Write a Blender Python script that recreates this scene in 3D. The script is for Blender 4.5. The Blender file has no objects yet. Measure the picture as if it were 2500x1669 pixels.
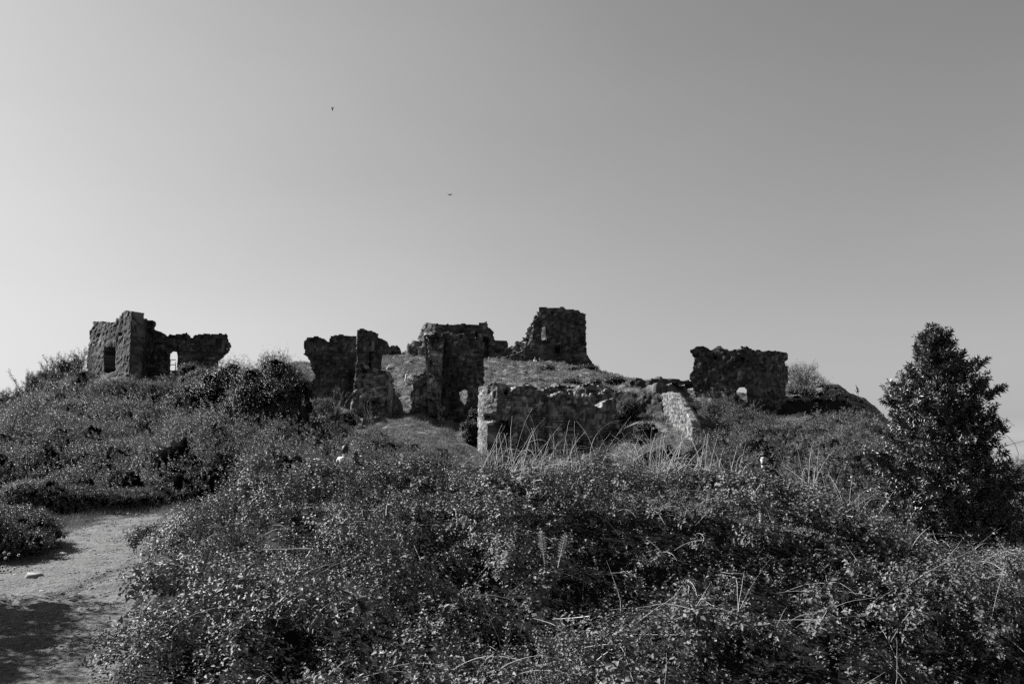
import bpy, math, random
import numpy as np
from mathutils import Vector

# ------------------------------------------------------------------ camera, sky, sun, exposure
F = 1944.0; TH = math.radians(11.08); CT, ST = math.cos(TH), math.sin(TH)
scene = bpy.context.scene
COL = scene.collection
cam = bpy.data.objects.new('camera', bpy.data.cameras.new('camera'))
COL.objects.link(cam); scene.camera = cam
cam.data.sensor_width = 36; cam.data.lens = 36 * F / 2500
cam.data.clip_start = 0.1; cam.data.clip_end = 20000
cam.rotation_euler = (math.radians(90) + TH, 0, 0)

SUN_EL, SUN_ROT = math.radians(36), math.radians(-67)
world = bpy.data.worlds.new('World'); scene.world = world; world.use_nodes = True
nt = world.node_tree; bg = nt.nodes['Background']; bg.inputs[1].default_value = 0.066
def N(t, kind, **kw):
    n = t.nodes.new(kind)
    for k, v in kw.items(): setattr(n, k, v)
    return n
def math_node(t, op, a, b=None, clamp=False):
    n = N(t, 'ShaderNodeMath', operation=op); n.use_clamp = clamp
    for i, v in enumerate((a, b)):
        if v is None: continue
        if isinstance(v, (int, float)): n.inputs[i].default_value = v
        else: t.links.new(v, n.inputs[i])
    return n.outputs[0]
sky = N(nt, 'ShaderNodeTexSky', sky_type='NISHITA', sun_disc=False)
sky.sun_elevation = SUN_EL; sky.sun_rotation = SUN_ROT
sep = N(nt, 'ShaderNodeSeparateColor'); nt.links.new(sky.outputs[0], sep.inputs[0])
v = math_node(nt, 'POWER', math_node(nt, 'MULTIPLY', sep.outputs[2], 0.1), 1.5)
v = math_node(nt, 'MULTIPLY', v, 6.6)
v = math_node(nt, 'DIVIDE', math_node(nt, 'MULTIPLY', v, 1.3), math_node(nt, 'ADD', math_node(nt, 'MULTIPLY', v, .17), 1.0))
# thin cloud wisps low over the horizon
tc = N(nt, 'ShaderNodeTexCoord'); mp = N(nt, 'ShaderNodeMapping'); mp.inputs['Scale'].default_value = (3, 3, 42)
nt.links.new(tc.outputs['Generated'], mp.inputs['Vector'])
nz = N(nt, 'ShaderNodeTexNoise'); nz.inputs['Scale'].default_value = 1.0; nz.inputs['Detail'].default_value = 3
nt.links.new(mp.outputs[0], nz.inputs['Vector'])
sx = N(nt, 'ShaderNodeSeparateXYZ'); nt.links.new(tc.outputs['Generated'], sx.inputs[0])
low = N(nt, 'ShaderNodeMapRange'); low.inputs[1].default_value = 0.085; low.inputs[2].default_value = 0.05
nt.links.new(sx.outputs[2], low.inputs[0])
cl = N(nt, 'ShaderNodeMapRange'); cl.inputs[1].default_value = 0.42; cl.inputs[2].default_value = 0.62
cl.inputs[4].default_value = .9
nt.links.new(nz.outputs[0], cl.inputs[0])
v = math_node(nt, 'ADD', v, math_node(nt, 'MULTIPLY', cl.outputs[0], low.outputs[0]))
mp2 = N(nt, 'ShaderNodeMapping'); mp2.inputs['Scale'].default_value = (1.2, 1.2, 3.5); nt.links.new(tc.outputs['Generated'], mp2.inputs['Vector'])
nz2 = N(nt, 'ShaderNodeTexNoise'); nz2.inputs['Scale'].default_value = 1.6; nz2.inputs['Detail'].default_value = 4; nt.links.new(mp2.outputs[0], nz2.inputs['Vector'])
hz = N(nt, 'ShaderNodeMapRange'); hz.inputs[1].default_value = .3; hz.inputs[2].default_value = .7; hz.inputs[3].default_value = .965; hz.inputs[4].default_value = 1.035
nt.links.new(nz2.outputs[0], hz.inputs[0]); v = math_node(nt, 'MULTIPLY', v, hz.outputs[0])
cmb = N(nt, 'ShaderNodeCombineColor')
for i in range(3): nt.links.new(v, cmb.inputs[i])
nt.links.new(cmb.outputs[0], bg.inputs[0])

sun = bpy.data.objects.new('sun', bpy.data.lights.new('sun', 'SUN')); COL.objects.link(sun)
sun.data.energy = 5.0; sun.data.angle = math.radians(0.5); sun.data.color = (1, 0.995, 0.99)
SD = Vector((math.sin(SUN_ROT) * math.cos(SUN_EL), math.cos(SUN_ROT) * math.cos(SUN_EL), math.sin(SUN_EL)))
sun.rotation_euler = SD.to_track_quat('Z', 'Y').to_euler()
scene.view_settings.view_transform = 'Standard'; scene.view_settings.look = 'None'
scene.view_settings.exposure = 1.7; scene.view_settings.gamma = 1
scene.cycles.max_bounces = 4; scene.cycles.diffuse_bounces = 2; scene.cycles.transparent_max_bounces = 4
scene.cycles.use_denoising = False

# ------------------------------------------------------------------ helpers
rng = np.random.default_rng(7)
random.seed(7)
def hash3(i, j, k, s=0):
    with np.errstate(over='ignore'):
        h = (i.astype(np.int64) * 374761393 + j.astype(np.int64) * 668265263 + k.astype(np.int64) * 2147483647 + s * 1274126177)
        h = (h ^ (h >> 13)) * 1274126177
        h = (h ^ (h >> 16)) & 0x7fffffff
    return (h % 1000003) / 1000003.0
def vnoise(x, y, z=None, s=0):
    x = np.asarray(x, float); y = np.asarray(y, float); z = np.zeros_like(x) if z is None else np.asarray(z, float)
    i, j, k = np.floor(x).astype(int), np.floor(y).astype(int), np.floor(z).astype(int)
    fx, fy, fz = x - i, y - j, z - k
    fx, fy, fz = [q * q * (3 - 2 * q) for q in (fx, fy, fz)]
    r = 0
    for a in (0, 1):
        for b in (0, 1):
            for c in (0, 1):
                r = r + hash3(i + a, j + b, k + c, s) * (fx if a else 1 - fx) * (fy if b else 1 - fy) * (fz if c else 1 - fz)
    return r * 2 - 1
def fbm(x, y, z=None, s=0, o=4):
    r, a = 0, 1.0
    z = np.zeros_like(np.asarray(x, float)) if z is None else z
    for q in range(o):
        r = r + a * vnoise(x * 2**q, y * 2**q, z * 2**q, s + q); a *= .5
    return r
def project(x, y, z):
    fw = y * CT + z * ST; up = -y * ST + z * CT
    fw = np.where(fw < .3, .3, fw)
    return 1250 + F * x / fw, 834.5 - F * up / fw
def zof(py, Y):
    b = (834.5 - py) / F
    return Y * (ST + b * CT) / (CT - b * ST)
def xof(px, py, Y):
    b = (834.5 - py) / F
    return Y * ((px - 1250) / F) / (CT - b * ST)
def at(px, py, Y): return np.array([xof(px, py, Y), Y, zof(py, Y)])
def view(ox, oy, s, pts): return [(ox + a / s, oy + b / s) for a, b in pts]
def inside(px, py, poly):
    poly = np.asarray(poly, float); r = np.zeros(px.shape, bool)
    x1, y1 = poly[-1]
    for x2, y2 in poly:
        c = (y1 > py) != (y2 > py)
        r ^= c & (px < (x2 - x1) * (py - y1) / ((y2 - y1) if y2 != y1 else 1e-9) + x1)
        x1, y1 = x2, y2
    return r

def tag(o, label=None, cat=None, group=None, kind=None):
    for k, val in (('label', label), ('category', cat), ('group', group), ('kind', kind)):
        if val: o[k] = val
    return o
def empty(name, loc, label, cat, group=None):
    o = bpy.data.objects.new(name, None); COL.objects.link(o); o.location = loc
    return tag(o, label, cat, group)
def mk(name, V, faces, mats, parent=None, fmat=None, tone=None, smooth=False):
    """V (n,3) world coordinates; faces a list of (m,3)/(m,4) arrays; fmat a material index per array"""
    V = np.asarray(V, np.float32)
    if parent is not None and parent.type == 'EMPTY': V = V - np.array(parent.location, np.float32)
    me = bpy.data.meshes.new(name); me.vertices.add(len(V)); me.vertices.foreach_set('co', V.ravel())
    faces = [np.asarray(f, np.int32) for f in faces]
    keep = [i for i, f in enumerate(faces) if len(f)]
    fm = [0] * len(faces) if fmat is None else fmat
    loops = np.concatenate([faces[i].ravel() for i in keep])
    tot = np.concatenate([np.full(len(faces[i]), faces[i].shape[1], np.int32) for i in keep])
    mi = np.concatenate([np.full(len(faces[i]), fm[i], np.int32) for i in keep])
    st = np.concatenate([[0], np.cumsum(tot)[:-1]]).astype(np.int32)
    me.loops.add(len(loops)); me.loops.foreach_set('vertex_index', loops)
    me.polygons.add(len(tot)); me.polygons.foreach_set('loop_start', st); me.polygons.foreach_set('loop_total', tot)
    me.polygons.foreach_set('material_index', mi)
    if smooth: me.polygons.foreach_set('use_smooth', np.ones(len(tot), bool))
    me.update(calc_edges=True)
    if tone is not None:
        at_ = me.attributes.new('tone', 'FLOAT', 'POINT'); at_.data.foreach_set('value', np.asarray(tone, np.float32))
    for m in (mats if isinstance(mats, (list, tuple)) else [mats]): me.materials.append(m)
    o = bpy.data.objects.new(name, me); COL.objects.link(o)
    if parent is not None: o.parent = parent
    return o
class MB:
    def __init__(s): s.v = []; s.f = {}; s.n = 0
    def add(s, V, faces, m=0):
        V = np.asarray(V, float)
        for f in faces:
            f = np.asarray(f, int)
            if len(f): s.f.setdefault((m, f.shape[1]), []).append(f + s.n)
        s.v.append(V); s.n += len(V)
    def build(s, name, mats, parent=None, smooth=False):
        ks = list(s.f)
        return mk(name, np.concatenate(s.v), [np.concatenate(s.f[k]) for k in ks], mats, parent, [k[0] for k in ks], smooth=smooth)

# ------------------------------------------------------------------ materials (all grey: the photograph is black and white)
def material(name, lo, hi, scale=3.0, rough=.9, spec=.2, bump=0.0, bscale=20.0, tone=False, island=False, transl=0.0, detail=4, spots=None):
    m = bpy.data.materials.new(name); m.use_nodes = True; t = m.node_tree; lo, hi = lo * .68, hi * .68
    p = t.nodes['Principled BSDF']; out = t.nodes['Material Output']
    geo = N(t, 'ShaderNodeNewGeometry')
    n1 = N(t, 'ShaderNodeTexNoise'); n1.inputs['Scale'].default_value = scale; n1.inputs['Detail'].default_value = detail
    t.links.new(geo.outputs['Position'], n1.inputs['Vector'])
    mr = N(t, 'ShaderNodeMapRange'); mr.inputs[1].default_value = .3; mr.inputs[2].default_value = .7
    mr.inputs[3].default_value = lo; mr.inputs[4].default_value = hi
    t.links.new(n1.outputs[0], mr.inputs[0]); val = mr.outputs[0]
    if island:
        r = N(t, 'ShaderNodeMapRange'); r.inputs[3].default_value = .7; r.inputs[4].default_value = 1.35
        t.links.new(geo.outputs['Random Per Island'], r.inputs[0]); val = math_node(t, 'MULTIPLY', val, r.outputs[0])
    if tone:
        a = N(t, 'ShaderNodeAttribute', attribute_name='tone'); val = math_node(t, 'MULTIPLY', val, a.outputs['Fac'])
    if spots:
        n2 = N(t, 'ShaderNodeTexNoise'); n2.inputs['Scale'].default_value = spots[0]; n2.inputs['Detail'].default_value = 5
        t.links.new(geo.outputs['Position'], n2.inputs['Vector'])
        r = N(t, 'ShaderNodeMapRange'); r.inputs[1].default_value = spots[1]; r.inputs[2].default_value = spots[2]
        r.inputs[3].default_value = 1.0; r.inputs[4].default_value = spots[3]
        t.links.new(n2.outputs[0], r.inputs[0]); val = math_node(t, 'MULTIPLY', val, r.outputs[0])
    c = N(t, 'ShaderNodeCombineColor')
    for i in range(3): t.links.new(val, c.inputs[i])
    t.links.new(c.outputs[0], p.inputs['Base Color'])
    p.inputs['Roughness'].default_value = rough; p.inputs['Specular IOR Level'].default_value = spec
    if bump:
        nb = N(t, 'ShaderNodeTexNoise'); nb.inputs['Scale'].default_value = bscale; nb.inputs['Detail'].default_value = 5
        t.links.new(geo.outputs['Position'], nb.inputs['Vector'])
        b = N(t, 'ShaderNodeBump'); b.inputs['Strength'].default_value = 1.0; b.inputs['Distance'].default_value = bump
        t.links.new(nb.outputs[0], b.inputs['Height']); t.links.new(b.outputs[0], p.inputs['Normal'])
    if transl:
        tr = N(t, 'ShaderNodeBsdfTranslucent'); t.links.new(c.outputs[0], tr.inputs[0])
        mx = N(t, 'ShaderNodeMixShader'); mx.inputs[0].default_value = transl
        t.links.new(p.outputs[0], mx.inputs[1]); t.links.new(tr.outputs[0], mx.inputs[2]); t.links.new(mx.outputs[0], out.inputs[0])
    return m
M = dict(
    stone=material('stone', .065, .13, .6, .95, .15, .05, 6.0, tone=True, spots=(.35, .45, .62, .55)),
    rubble=material('rubble', .13, .29, 1.2, .95, .15, .08, 5.0, tone=True, spots=(.8, .45, .6, .5)),
    gate=material('weathered_stone', .15, .29, 1.0, .95, .15, .06, 6.0, tone=True, spots=(.7, .48, .62, .6)),
    pale=material('pale_stone', .13, .24, 1.2, .95, .15, .06, 7.0, tone=True),
    rock=material('rock', .05, .12, .5, .95, .15, .15, 2.5, tone=True, spots=(.25, .42, .58, .4)),
    hill=material('hill_grass', .08, .17, .35, .95, .1, .25, 2.2, spots=(1.1, .5, .66, .45)),
    path=material('path_gravel', .1, .18, 1.6, .95, .15, .03, 26.0, spots=(14.0, .45, .6, .6)),
    plain=material('plain', .1, .2, .004),
    bramble=material('bramble_leaf', .065, .19, 3.2, .6, .22, island=True, transl=.12),
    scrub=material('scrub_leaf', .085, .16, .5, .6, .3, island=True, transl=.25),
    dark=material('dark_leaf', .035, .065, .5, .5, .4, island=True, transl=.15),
    laurel=material('laurel_leaf', .055, .11, .8, .42, .45, island=True, transl=.08),
    shade_core=material('shade_core', .004, .009, 2.0, .98, .0, .05, 12.0),  # near-black shade colour of the solid cores added inside foliage
    twig=material('twig', .1, .2, 3.0, .9, .2, island=True),
    darktwig=material('dark_twig', .03, .06, 3.0, .9, .2),
    straw=material('straw', .4, .6, 2.0, .7, .3, island=True, transl=.15),
    grass=material('grass_blade', .09, .19, .7, .8, .2, island=True, transl=.3),
    skin=material('skin', .42, .5, 8.0, .55, .4), tan=material('tanned_skin', .2, .26, 8.0, .6, .3),
    hair=material('hair', .012, .025, 20, .6, .3, .004, 150), white=material('white_cloth', .72, .82, 3, .9, .2, .01, 14),
    black=material('black_cloth', .02, .04, 3, .9, .2, .01, 14), grey=material('grey_cloth', .3, .4, 3, .9, .2, .01, 14),
    metal=material('dark_metal', .03, .05, 5, .5, .5), plume=material('seed_plume', .75, .85, 5, .9, .1, transl=.3))

# ------------------------------------------------------------------ terrain
PY = lambda v, Y: zof(v, Y) if v > 300 else v
near_l = [(3, -2.3), (9, -2.0), (13, -1.5), (18, -1.0)]
FORE = lambda p: [(4, -2.5), (8, -2.45), (10, -1.75), (12, -.95), (14, p), (16, -.6), (18, -.5), (22, -.3)]
COLS = {
 -700: [(3, -2.3), (9, -2), (18, -1.5), (30, -1), (62, -3), (130, -12), (250, -30), (420, -46)],
 -300: near_l + [(23, -.6), (30, .2), (45, 2.6), (62, 4), (80, 2), (130, -8), (250, -30), (420, -46)],
 0: near_l + [(23, 1240), (30, 1180), (42, 1095), (52, 1040), (60, 1008), (72, 5.5), (130, -6), (250, -28), (420, -46)],
 50: near_l + [(23, 1245), (30, 1182), (42, 1090), (52, 1025), (60, 985), (70, 6.3), (130, -6), (250, -28), (420, -46)],
 100: near_l + [(23, 1248), (30, 1185), (42, 1085), (52, 1010), (60, 955), (68, 7.6), (130, -5), (250, -28), (420, -46)],
 160: near_l + [(23, 1248), (30, 1180), (42, 1080), (52, 995), (61, 920), (70, 8.8), (130, -4), (250, -28), (420, -46)],
 210: near_l + [(23, 1248), (30, 1175), (42, 1075), (54, 990), (63, 915), (72, 9.4), (90, 8), (130, 0), (250, -25), (420, -46)],
 400: [(3, -2.3), (9, -2.0), (13, -1.5), (18, -1.0), (23, 1255), (30, 1185), (42, 1075), (54, 985), (64, 920), (75, 9.6), (95, 8), (130, 2), (250, -25), (420, -46)],
 560: [(4, -2.5), (8, -2.2), (10, -1.9), (12, -1.2), (14, 1300), (16, -.8), (18, -.6), (23, -.4), (30, 1175), (42, 1075), (54, 995), (64, 930), (75, 9.6), (95, 9), (130, 4), (250, -25), (420, -46)],
 680: FORE(1262) + [(30, 1160), (42, 1075), (54, 1015), (62, 960), (72, 925), (90, 900), (115, 896), (150, 12), (250, -20), (420, -46)],
 780: FORE(1243) + [(30, 1150), (42, 1075), (54, 1030), (60, 985), (70, 945), (90, 905), (118, 886), (150, 17), (250, -20), (420, -46)],
 900: FORE(1240) + [(30, 1140), (40, 1085), (48, 1050), (54, 1040), (58, 1030), (66, 1000), (80, 950), (100, 905), (120, 869), (150, 20), (250, -18), (420, -46)],
 1000: FORE(1243) + [(30, 1135), (40, 1085), (48, 1045), (54, 1026), (58, 1020), (66, 1005), (80, 955), (100, 905), (120, 871), (150, 21), (250, -18), (420, -46)],
 1090: FORE(1245) + [(30, 1140), (40, 1105), (48, 1072), (54, 1045), (58, 1035), (66, 1005), (80, 958), (100, 908), (120, 877), (150, 21), (250, -18), (420, -46)],
 1150: FORE(1246) + [(30, 1150), (40, 1130), (48, 1095), (54, 1060), (58, 1042), (66, 1000), (80, 955), (100, 908), (119, 877), (150, 21), (250, -18), (420, -46)],
 1250: FORE(1248) + [(30, 1150), (40, 1140), (46, 1130), (54, 1060), (60, 1010), (68, 975), (80, 943), (100, 907), (119, 879), (150, 20), (250, -18), (420, -46)],
 1350: FORE(1245) + [(30, 1150), (40, 1135), (46, 1120), (54, 1050), (60, 1000), (68, 968), (80, 942), (100, 910), (117, 884), (150, 19), (250, -18), (420, -46)],
 1430: FORE(1240) + [(30, 1150), (40, 1125), (48, 1095), (54, 1040), (60, 1000), (70, 962), (85, 935), (100, 912), (114, 898), (150, 17), (250, -18), (420, -46)],
 1490: FORE(1242) + [(30, 1150), (40, 1115), (48, 1080), (54, 1035), (60, 1000), (72, 965), (85, 945), (98, 927), (110, 916), (150, 15), (250, -18), (420, -46)],
 1560: FORE(1248) + [(30, 1150), (40, 1110), (46, 1060), (52, 1020), (60, 990), (72, 960), (82, 948), (96, 936), (105, 930), (140, 13), (250, -18), (420, -46)],
 1700: FORE(1255) + [(30, 1145), (38, 1096), (44, 1052), (50, 1022), (60, 1015), (75, 1016), (91.5, 1014), (92.6, 984), (96, 972), (105, 962), (125, 13), (250, -20), (420, -46)],
 1850: [(4, -2.5), (8, -2.5), (10, -1.9), (12, -1.0), (14, 1282), (16, -.95), (18, -.9), (22, -.7), (30, 1140), (45, 1085), (60, 1062), (75, 1038), (92.5, 1020), (94, 982), (106, 958), (120, 13), (160, 5), (250, -20), (420, -46)],
 1913: [(4, -2.5), (8, -2.5), (10, -1.9), (12, -1.1), (14, 1295), (16, -.9), (18, -1), (22, -.8), (30, 1145), (45, 1085), (60, 1058), (75, 1038), (95, 1018), (96.5, 972), (106, 957), (120, 13), (160, 5), (250, -20), (420, -46)],
 1960: [(4, -2.5), (8, -2.5), (10, -1.9), (12, -1.2), (14, 1308), (16, -.9), (18, -1), (22, -.8), (30, 1145), (45, 1085), (60, 1058), (75, 1038), (97.5, 1016), (99, 966), (108, 957), (120, 13), (160, 5), (250, -20), (420, -46)],
 2010: [(4, -2.5), (8, -2.5), (10, -1.9), (12, -1.3), (14, 1322), (16, -1), (18, -1), (22, -.9), (30, 1148), (45, 1085), (60, 1058), (75, 1038), (99, 1018), (101, 970), (110, 944), (122, 13), (160, 5), (250, -20), (420, -46)],
 2045: [(4, -2.5), (8, -2.5), (10, -2), (12, -1.5), (14, -1.1), (18, -1.1), (22, -1), (30, 1150), (45, 1088), (60, 1060), (75, 1040), (101, 1018), (103, 972), (112, 939), (122, 13), (160, 5), (250, -20), (420, -46)],
 2070: [(4, -2.5), (8, -2.5), (10, -2), (12, -1.5), (14, -1.1), (18, -1.1), (22, -1), (30, 1150), (45, 1090), (60, 1062), (75, 1042), (102, 1020), (104, 983), (113, 960), (124, 13), (160, 5), (250, -20), (420, -46)],
 2110: [(4, -2.5), (8, -2.5), (10, -2), (12, -1.6), (14, -1.2), (18, -1.2), (22, -1.1), (30, 1155), (45, 1095), (60, 1065), (75, 1045), (104, 1022), (106, 996), (115, 969), (125, 11), (160, 3), (250, -22), (420, -46)],
 2150: [(4, -2.5), (8, -2.5), (10, -2), (12, -1.7), (14, -1.3), (18, -1.2), (22, -1.1), (30, 1160), (45, 1100), (60, 1070), (75, 1050), (100, 1035), (106, 1018), (114, 1006), (125, 8), (160, 0), (250, -25), (420, -46)],
 2190: [(4, -2.5), (8, -2.5), (10, -2.1), (12, -1.8), (14, -1.4), (18, -1.2), (22, -1.1), (30, 1170), (45, 1115), (60, 1085), (75, 1065), (100, 1055), (110, 1048), (125, 5), (160, -3), (250, -25), (420, -46)],
 2350: [(4, -2.5), (8, -2.6), (10, -2.2), (12, -1.9), (14, -1.5), (18, -1.3), (22, -1.3), (30, 1225), (60, 1205), (90, -1), (130, -10), (250, -30), (420, -46)],
 2520: [(4, -2.5), (8, -2.7), (10, -2.3), (12, -2.0), (14, -1.7), (18, -1.5), (22, -1.6), (30, 1275), (60, -4), (130, -15), (250, -35), (420, -46)],
 3100: [(4, -2.6), (8, -2.8), (18, -3), (30, -4), (60, -9), (130, -20), (250, -40), (420, -46)],
}
cpx = np.array(sorted(COLS)); 
YS = np.concatenate([[-80, 3], np.geomspace(3.3, 500, 900)])
TAB = np.array([np.interp(YS, [e[0] for e in COLS[k]], [PY(e[1], e[0]) for e in COLS[k]]) for k in cpx])
def base_h(x, y):
    x = np.asarray(x, float); y = np.asarray(y, float)
    yy = np.maximum(y, 3.0); z = np.zeros_like(x)
    jy = np.interp(yy, YS, np.arange(len(YS)))
    j0 = np.clip(jy.astype(int), 0, len(YS) - 2); fj = jy - j0
    for _ in range(3):
        px, _p = project(x, yy, z)
        ii = np.interp(px, cpx, np.arange(len(cpx)))
        i0 = np.clip(ii.astype(int), 0, len(cpx) - 2); fi = ii - i0
        z = (TAB[i0, j0] * (1 - fi) + TAB[i0 + 1, j0] * fi) * (1 - fj) + (TAB[i0, j0 + 1] * (1 - fi) + TAB[i0 + 1, j0 + 1] * fi) * fj
    return z
PATH = np.array([(-3.2, -8, 1.6), (-4.2, 3, 1.6), (-6.1, 9, 1.65), (-7.3, 13, 1.5), (-8.7, 16, 1.35), (-9.5, 19, 1.15), (-9.4, 21.5, .9), (-8.0, 22.8, .8),
                 (-5, 22.6, .8), (0, 21.2, .8), (4, 18.2, .8), (6.2, 16.6, .8), (10, 15.6, .8)])
def path_d(x, y):
    """signed distance to the edge of the footpath (negative on it)"""
    d = np.full(np.shape(x), 1e9)
    for (x1, y1, w1), (x2, y2, w2) in zip(PATH[:-1], PATH[1:]):
        dx, dy = x2 - x1, y2 - y1
        t = np.clip(((x - x1) * dx + (y - y1) * dy) / (dx * dx + dy * dy), 0, 1)
        d = np.minimum(d, np.hypot(x - x1 - t * dx, y - y1 - t * dy) - (w1 + t * (w2 - w1)))
    return d
def height(x, y, detail=True):
    z = base_h(x, y)
    if detail:
        far = np.clip((y - 26) / 30, 0, 1)
        calm = np.clip(path_d(x, y) / .8, 0, 1)
        z = z + fbm(x * .35, y * .35, s=3) * .12 * (.3 + far) * np.where(y < 30, calm, 1)
        z = z + far * (np.abs(vnoise(x * .7, y * .4, s=9)) * .42 + vnoise(x * 1.6, y * 1.0, s=11) * .16) + calm * vnoise(x * 2.2, y * 2.2, s=12) * .05
    return z

def fan_mesh():
    ys = np.concatenate([np.linspace(-60, 2.5, 26), np.geomspace(3, 42, 210), np.geomspace(42.3, 135, 330)[0:], np.geomspace(136, 430, 50)])
    vv = np.linspace(-1, 1, 760); vv = .45 * vv + .55 * vv**3
    hw = 1.25 * np.maximum(ys, 3) + 28 * np.exp(-np.maximum(ys, 0) / 40)
    X = vv[None, :] * hw[:, None]; Y = np.repeat(ys[:, None], len(vv), 1)
    Z = height(X, Y)
    ni, nj = X.shape
    idx = np.arange(ni * nj).reshape(ni, nj)
    q = np.stack([idx[:-1, :-1], idx[:-1, 1:], idx[1:, 1:], idx[1:, :-1]], -1).reshape(-1, 4)
    return np.stack([X, Y, Z], -1).reshape(-1, 3), q
V_, Q_ = fan_mesh()
M['soil_shade'] = material('soil_and_shade', .006, .016, 2.0, .95, .1, .05, 9.0)  # soil under the plants; also the painted shade of the right bank
cq = V_[Q_].mean(1); qpx, qpy = project(cq[:, 0], cq[:, 1], cq[:, 2])
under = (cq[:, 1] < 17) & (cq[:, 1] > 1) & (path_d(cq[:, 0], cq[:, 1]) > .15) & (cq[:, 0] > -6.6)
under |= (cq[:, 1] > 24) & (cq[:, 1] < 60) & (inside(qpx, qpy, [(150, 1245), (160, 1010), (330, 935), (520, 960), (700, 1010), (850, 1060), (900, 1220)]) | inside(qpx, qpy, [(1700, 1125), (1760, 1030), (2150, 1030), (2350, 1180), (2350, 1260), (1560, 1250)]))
under |= (cq[:, 1] > 85) & (cq[:, 1] < 108) & inside(qpx, qpy, [(1690, 1022), (1720, 990), (1850, 988), (1925, 976), (2045, 974), (2110, 1002), (2150, 1032), (1850, 1040), (1700, 1030)])  # steep bank face: its shade is painted as near-black ground
terrain = tag(mk('terrain', V_, [Q_[~under], Q_[under]], [M['hill'], M['soil_shade']], fmat=[0, 1], smooth=True), kind='structure')
n = 64; a = np.linspace(0, 2 * math.pi, n, endpoint=False)
R_ = [0, 300, 1500, 9000]
PV = [(0, 0, -46.5)] + [(r * math.cos(t), r * math.sin(t), -46.5) for r in R_[1:] for t in a]
PF3 = [(0, 1 + i, 1 + (i + 1) % n) for i in range(n)]
PF4 = [(1 + k * n + i, 1 + (k + 1) * n + i, 1 + (k + 1) * n + (i + 1) % n, 1 + k * n + (i + 1) % n) for k in range(2) for i in range(n)]
tag(mk('plain', PV, [PF3, PF4], M['plain']), kind='structure')

def path_mesh():
    xs = np.arange(-14, 11, .05); ys = np.arange(1.5, 24.5, .05)
    X, Y = np.meshgrid(xs, ys)
    d = path_d(X, Y) + fbm(X * 1.3, Y * 1.3, s=21) * .16
    keep = (d < 0) & ((X < 2) | (Y > 14))
    keep = keep[:-1, :-1] & keep[1:, :-1] & keep[:-1, 1:] & keep[1:, 1:]
    Z = height(X, Y) + .012 + .02 * np.clip(-d * 3, 0, 1)
    ra, rb = np.array([xof(150, 1455, 12.8), 12.8]), np.array([xof(300, 1395, 15.0), 15.0]); rd = rb - ra
    rt = ((X - ra[0]) * rd[0] + (Y - ra[1]) * rd[1]) / (rd @ rd); tc_ = np.clip(rt, 0, 1)
    rut = np.exp(-(np.hypot(X - ra[0] - tc_ * rd[0], Y - ra[1] - tc_ * rd[1]) / .13)**2) * .8
    Z += vnoise(X * 9, Y * 9, s=5) * .006 + vnoise(X * 3, Y * 3, s=6) * .012 + np.where(hash3((X * 20).astype(int), (Y * 20).astype(int), 0 * X, 3) > .9, .014, 0) - rut * .07
    idx = np.arange(X.size).reshape(X.shape)
    q = np.stack([idx[:-1, :-1], idx[:-1, 1:], idx[1:, 1:], idx[1:, :-1]], -1)[keep]
    u, inv = np.unique(q, return_inverse=True)
    return np.stack([X, Y, Z], -1).reshape(-1, 3)[u], inv.reshape(q.shape)
V_, Q_ = path_mesh()
tag(mk('path', V_, [Q_], M['path']), kind='structure')

gx = rng.uniform(-13, -2.5, 60000); gy = 4 + 20 * rng.random(60000)**1.2; k = path_d(gx, gy) < .05 + rng.normal(0, .15, 60000)
gx, gy = gx[k], gy[k]; n = len(gx); gs = np.exp(rng.normal(-4.75, .45, n)); gz = height(gx, gy) + .03
oc = np.array([(1, 0, 0), (0, 1, 0), (-1, 0, 0), (0, -1, 0), (0, 0, .7), (0, 0, -.7)], float)
GV = np.stack([gx, gy, gz], 1)[:, None] + oc[None] * gs[:, None, None] * rng.uniform(.7, 1.4, (n, 6, 1)) * np.array([1.3, 1, .8])
fo = np.array([(0, 1, 4), (1, 2, 4), (2, 3, 4), (3, 0, 4), (1, 0, 5), (2, 1, 5), (3, 2, 5), (0, 3, 5)])
M['gravel'] = material('gravel', .1, .26, 3.0, .95, .15, island=True)
tag(mk('gravel', GV.reshape(-1, 3), [(np.arange(n)[:, None, None] * 6 + fo[None]).reshape(-1, 3)], M['gravel']), kind='stuff')

# ------------------------------------------------------------------ ruined masonry
def stone_field(s, z, ch, cl, seed):
    """courses of uneven squared stones: returns stone hash and 0 in a joint .. 1 on the stone"""
    zz = (z + vnoise(s * .35, z * .35, s=seed) * ch * .8) / ch
    j = np.floor(zz).astype(int); fz = zz - j
    tall = hash3(np.floor(s / (cl * 2.3) + hash3(j // 2, 0 * j, 0 * j, seed) * 7).astype(int), j // 2, 0 * j, seed + 4) > .72     # now and then one stone spans two courses
    jj = np.where(tall, j // 2 * 2, j); fz = np.where(tall, (zz - jj) / 2, fz); hgt = np.where(tall, 2 * ch, ch)
    sw = s / (cl * (.75 + .6 * hash3(jj, 0 * j, 0 * j, seed + 1))) + hash3(jj, 0 * j + 3, 0 * j, seed) * 9
    i = np.floor(sw).astype(int); f = sw - i
    a = (hash3(i, jj, 0 * i + 5, seed) - .5) * .55; b = 1 + (hash3(i + 1, jj, 0 * i + 5, seed) - .5) * .55
    i = np.where(f < a, i - 1, np.where(f > b, i + 1, i))
    d = np.minimum(np.minimum(np.abs(f - a), np.abs(f - b)) * cl, np.minimum(fz, 1 - fz) * hgt)
    return hash3(i, jj, 0 * i + 2, seed), np.clip(d / .035, 0, 1)
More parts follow.
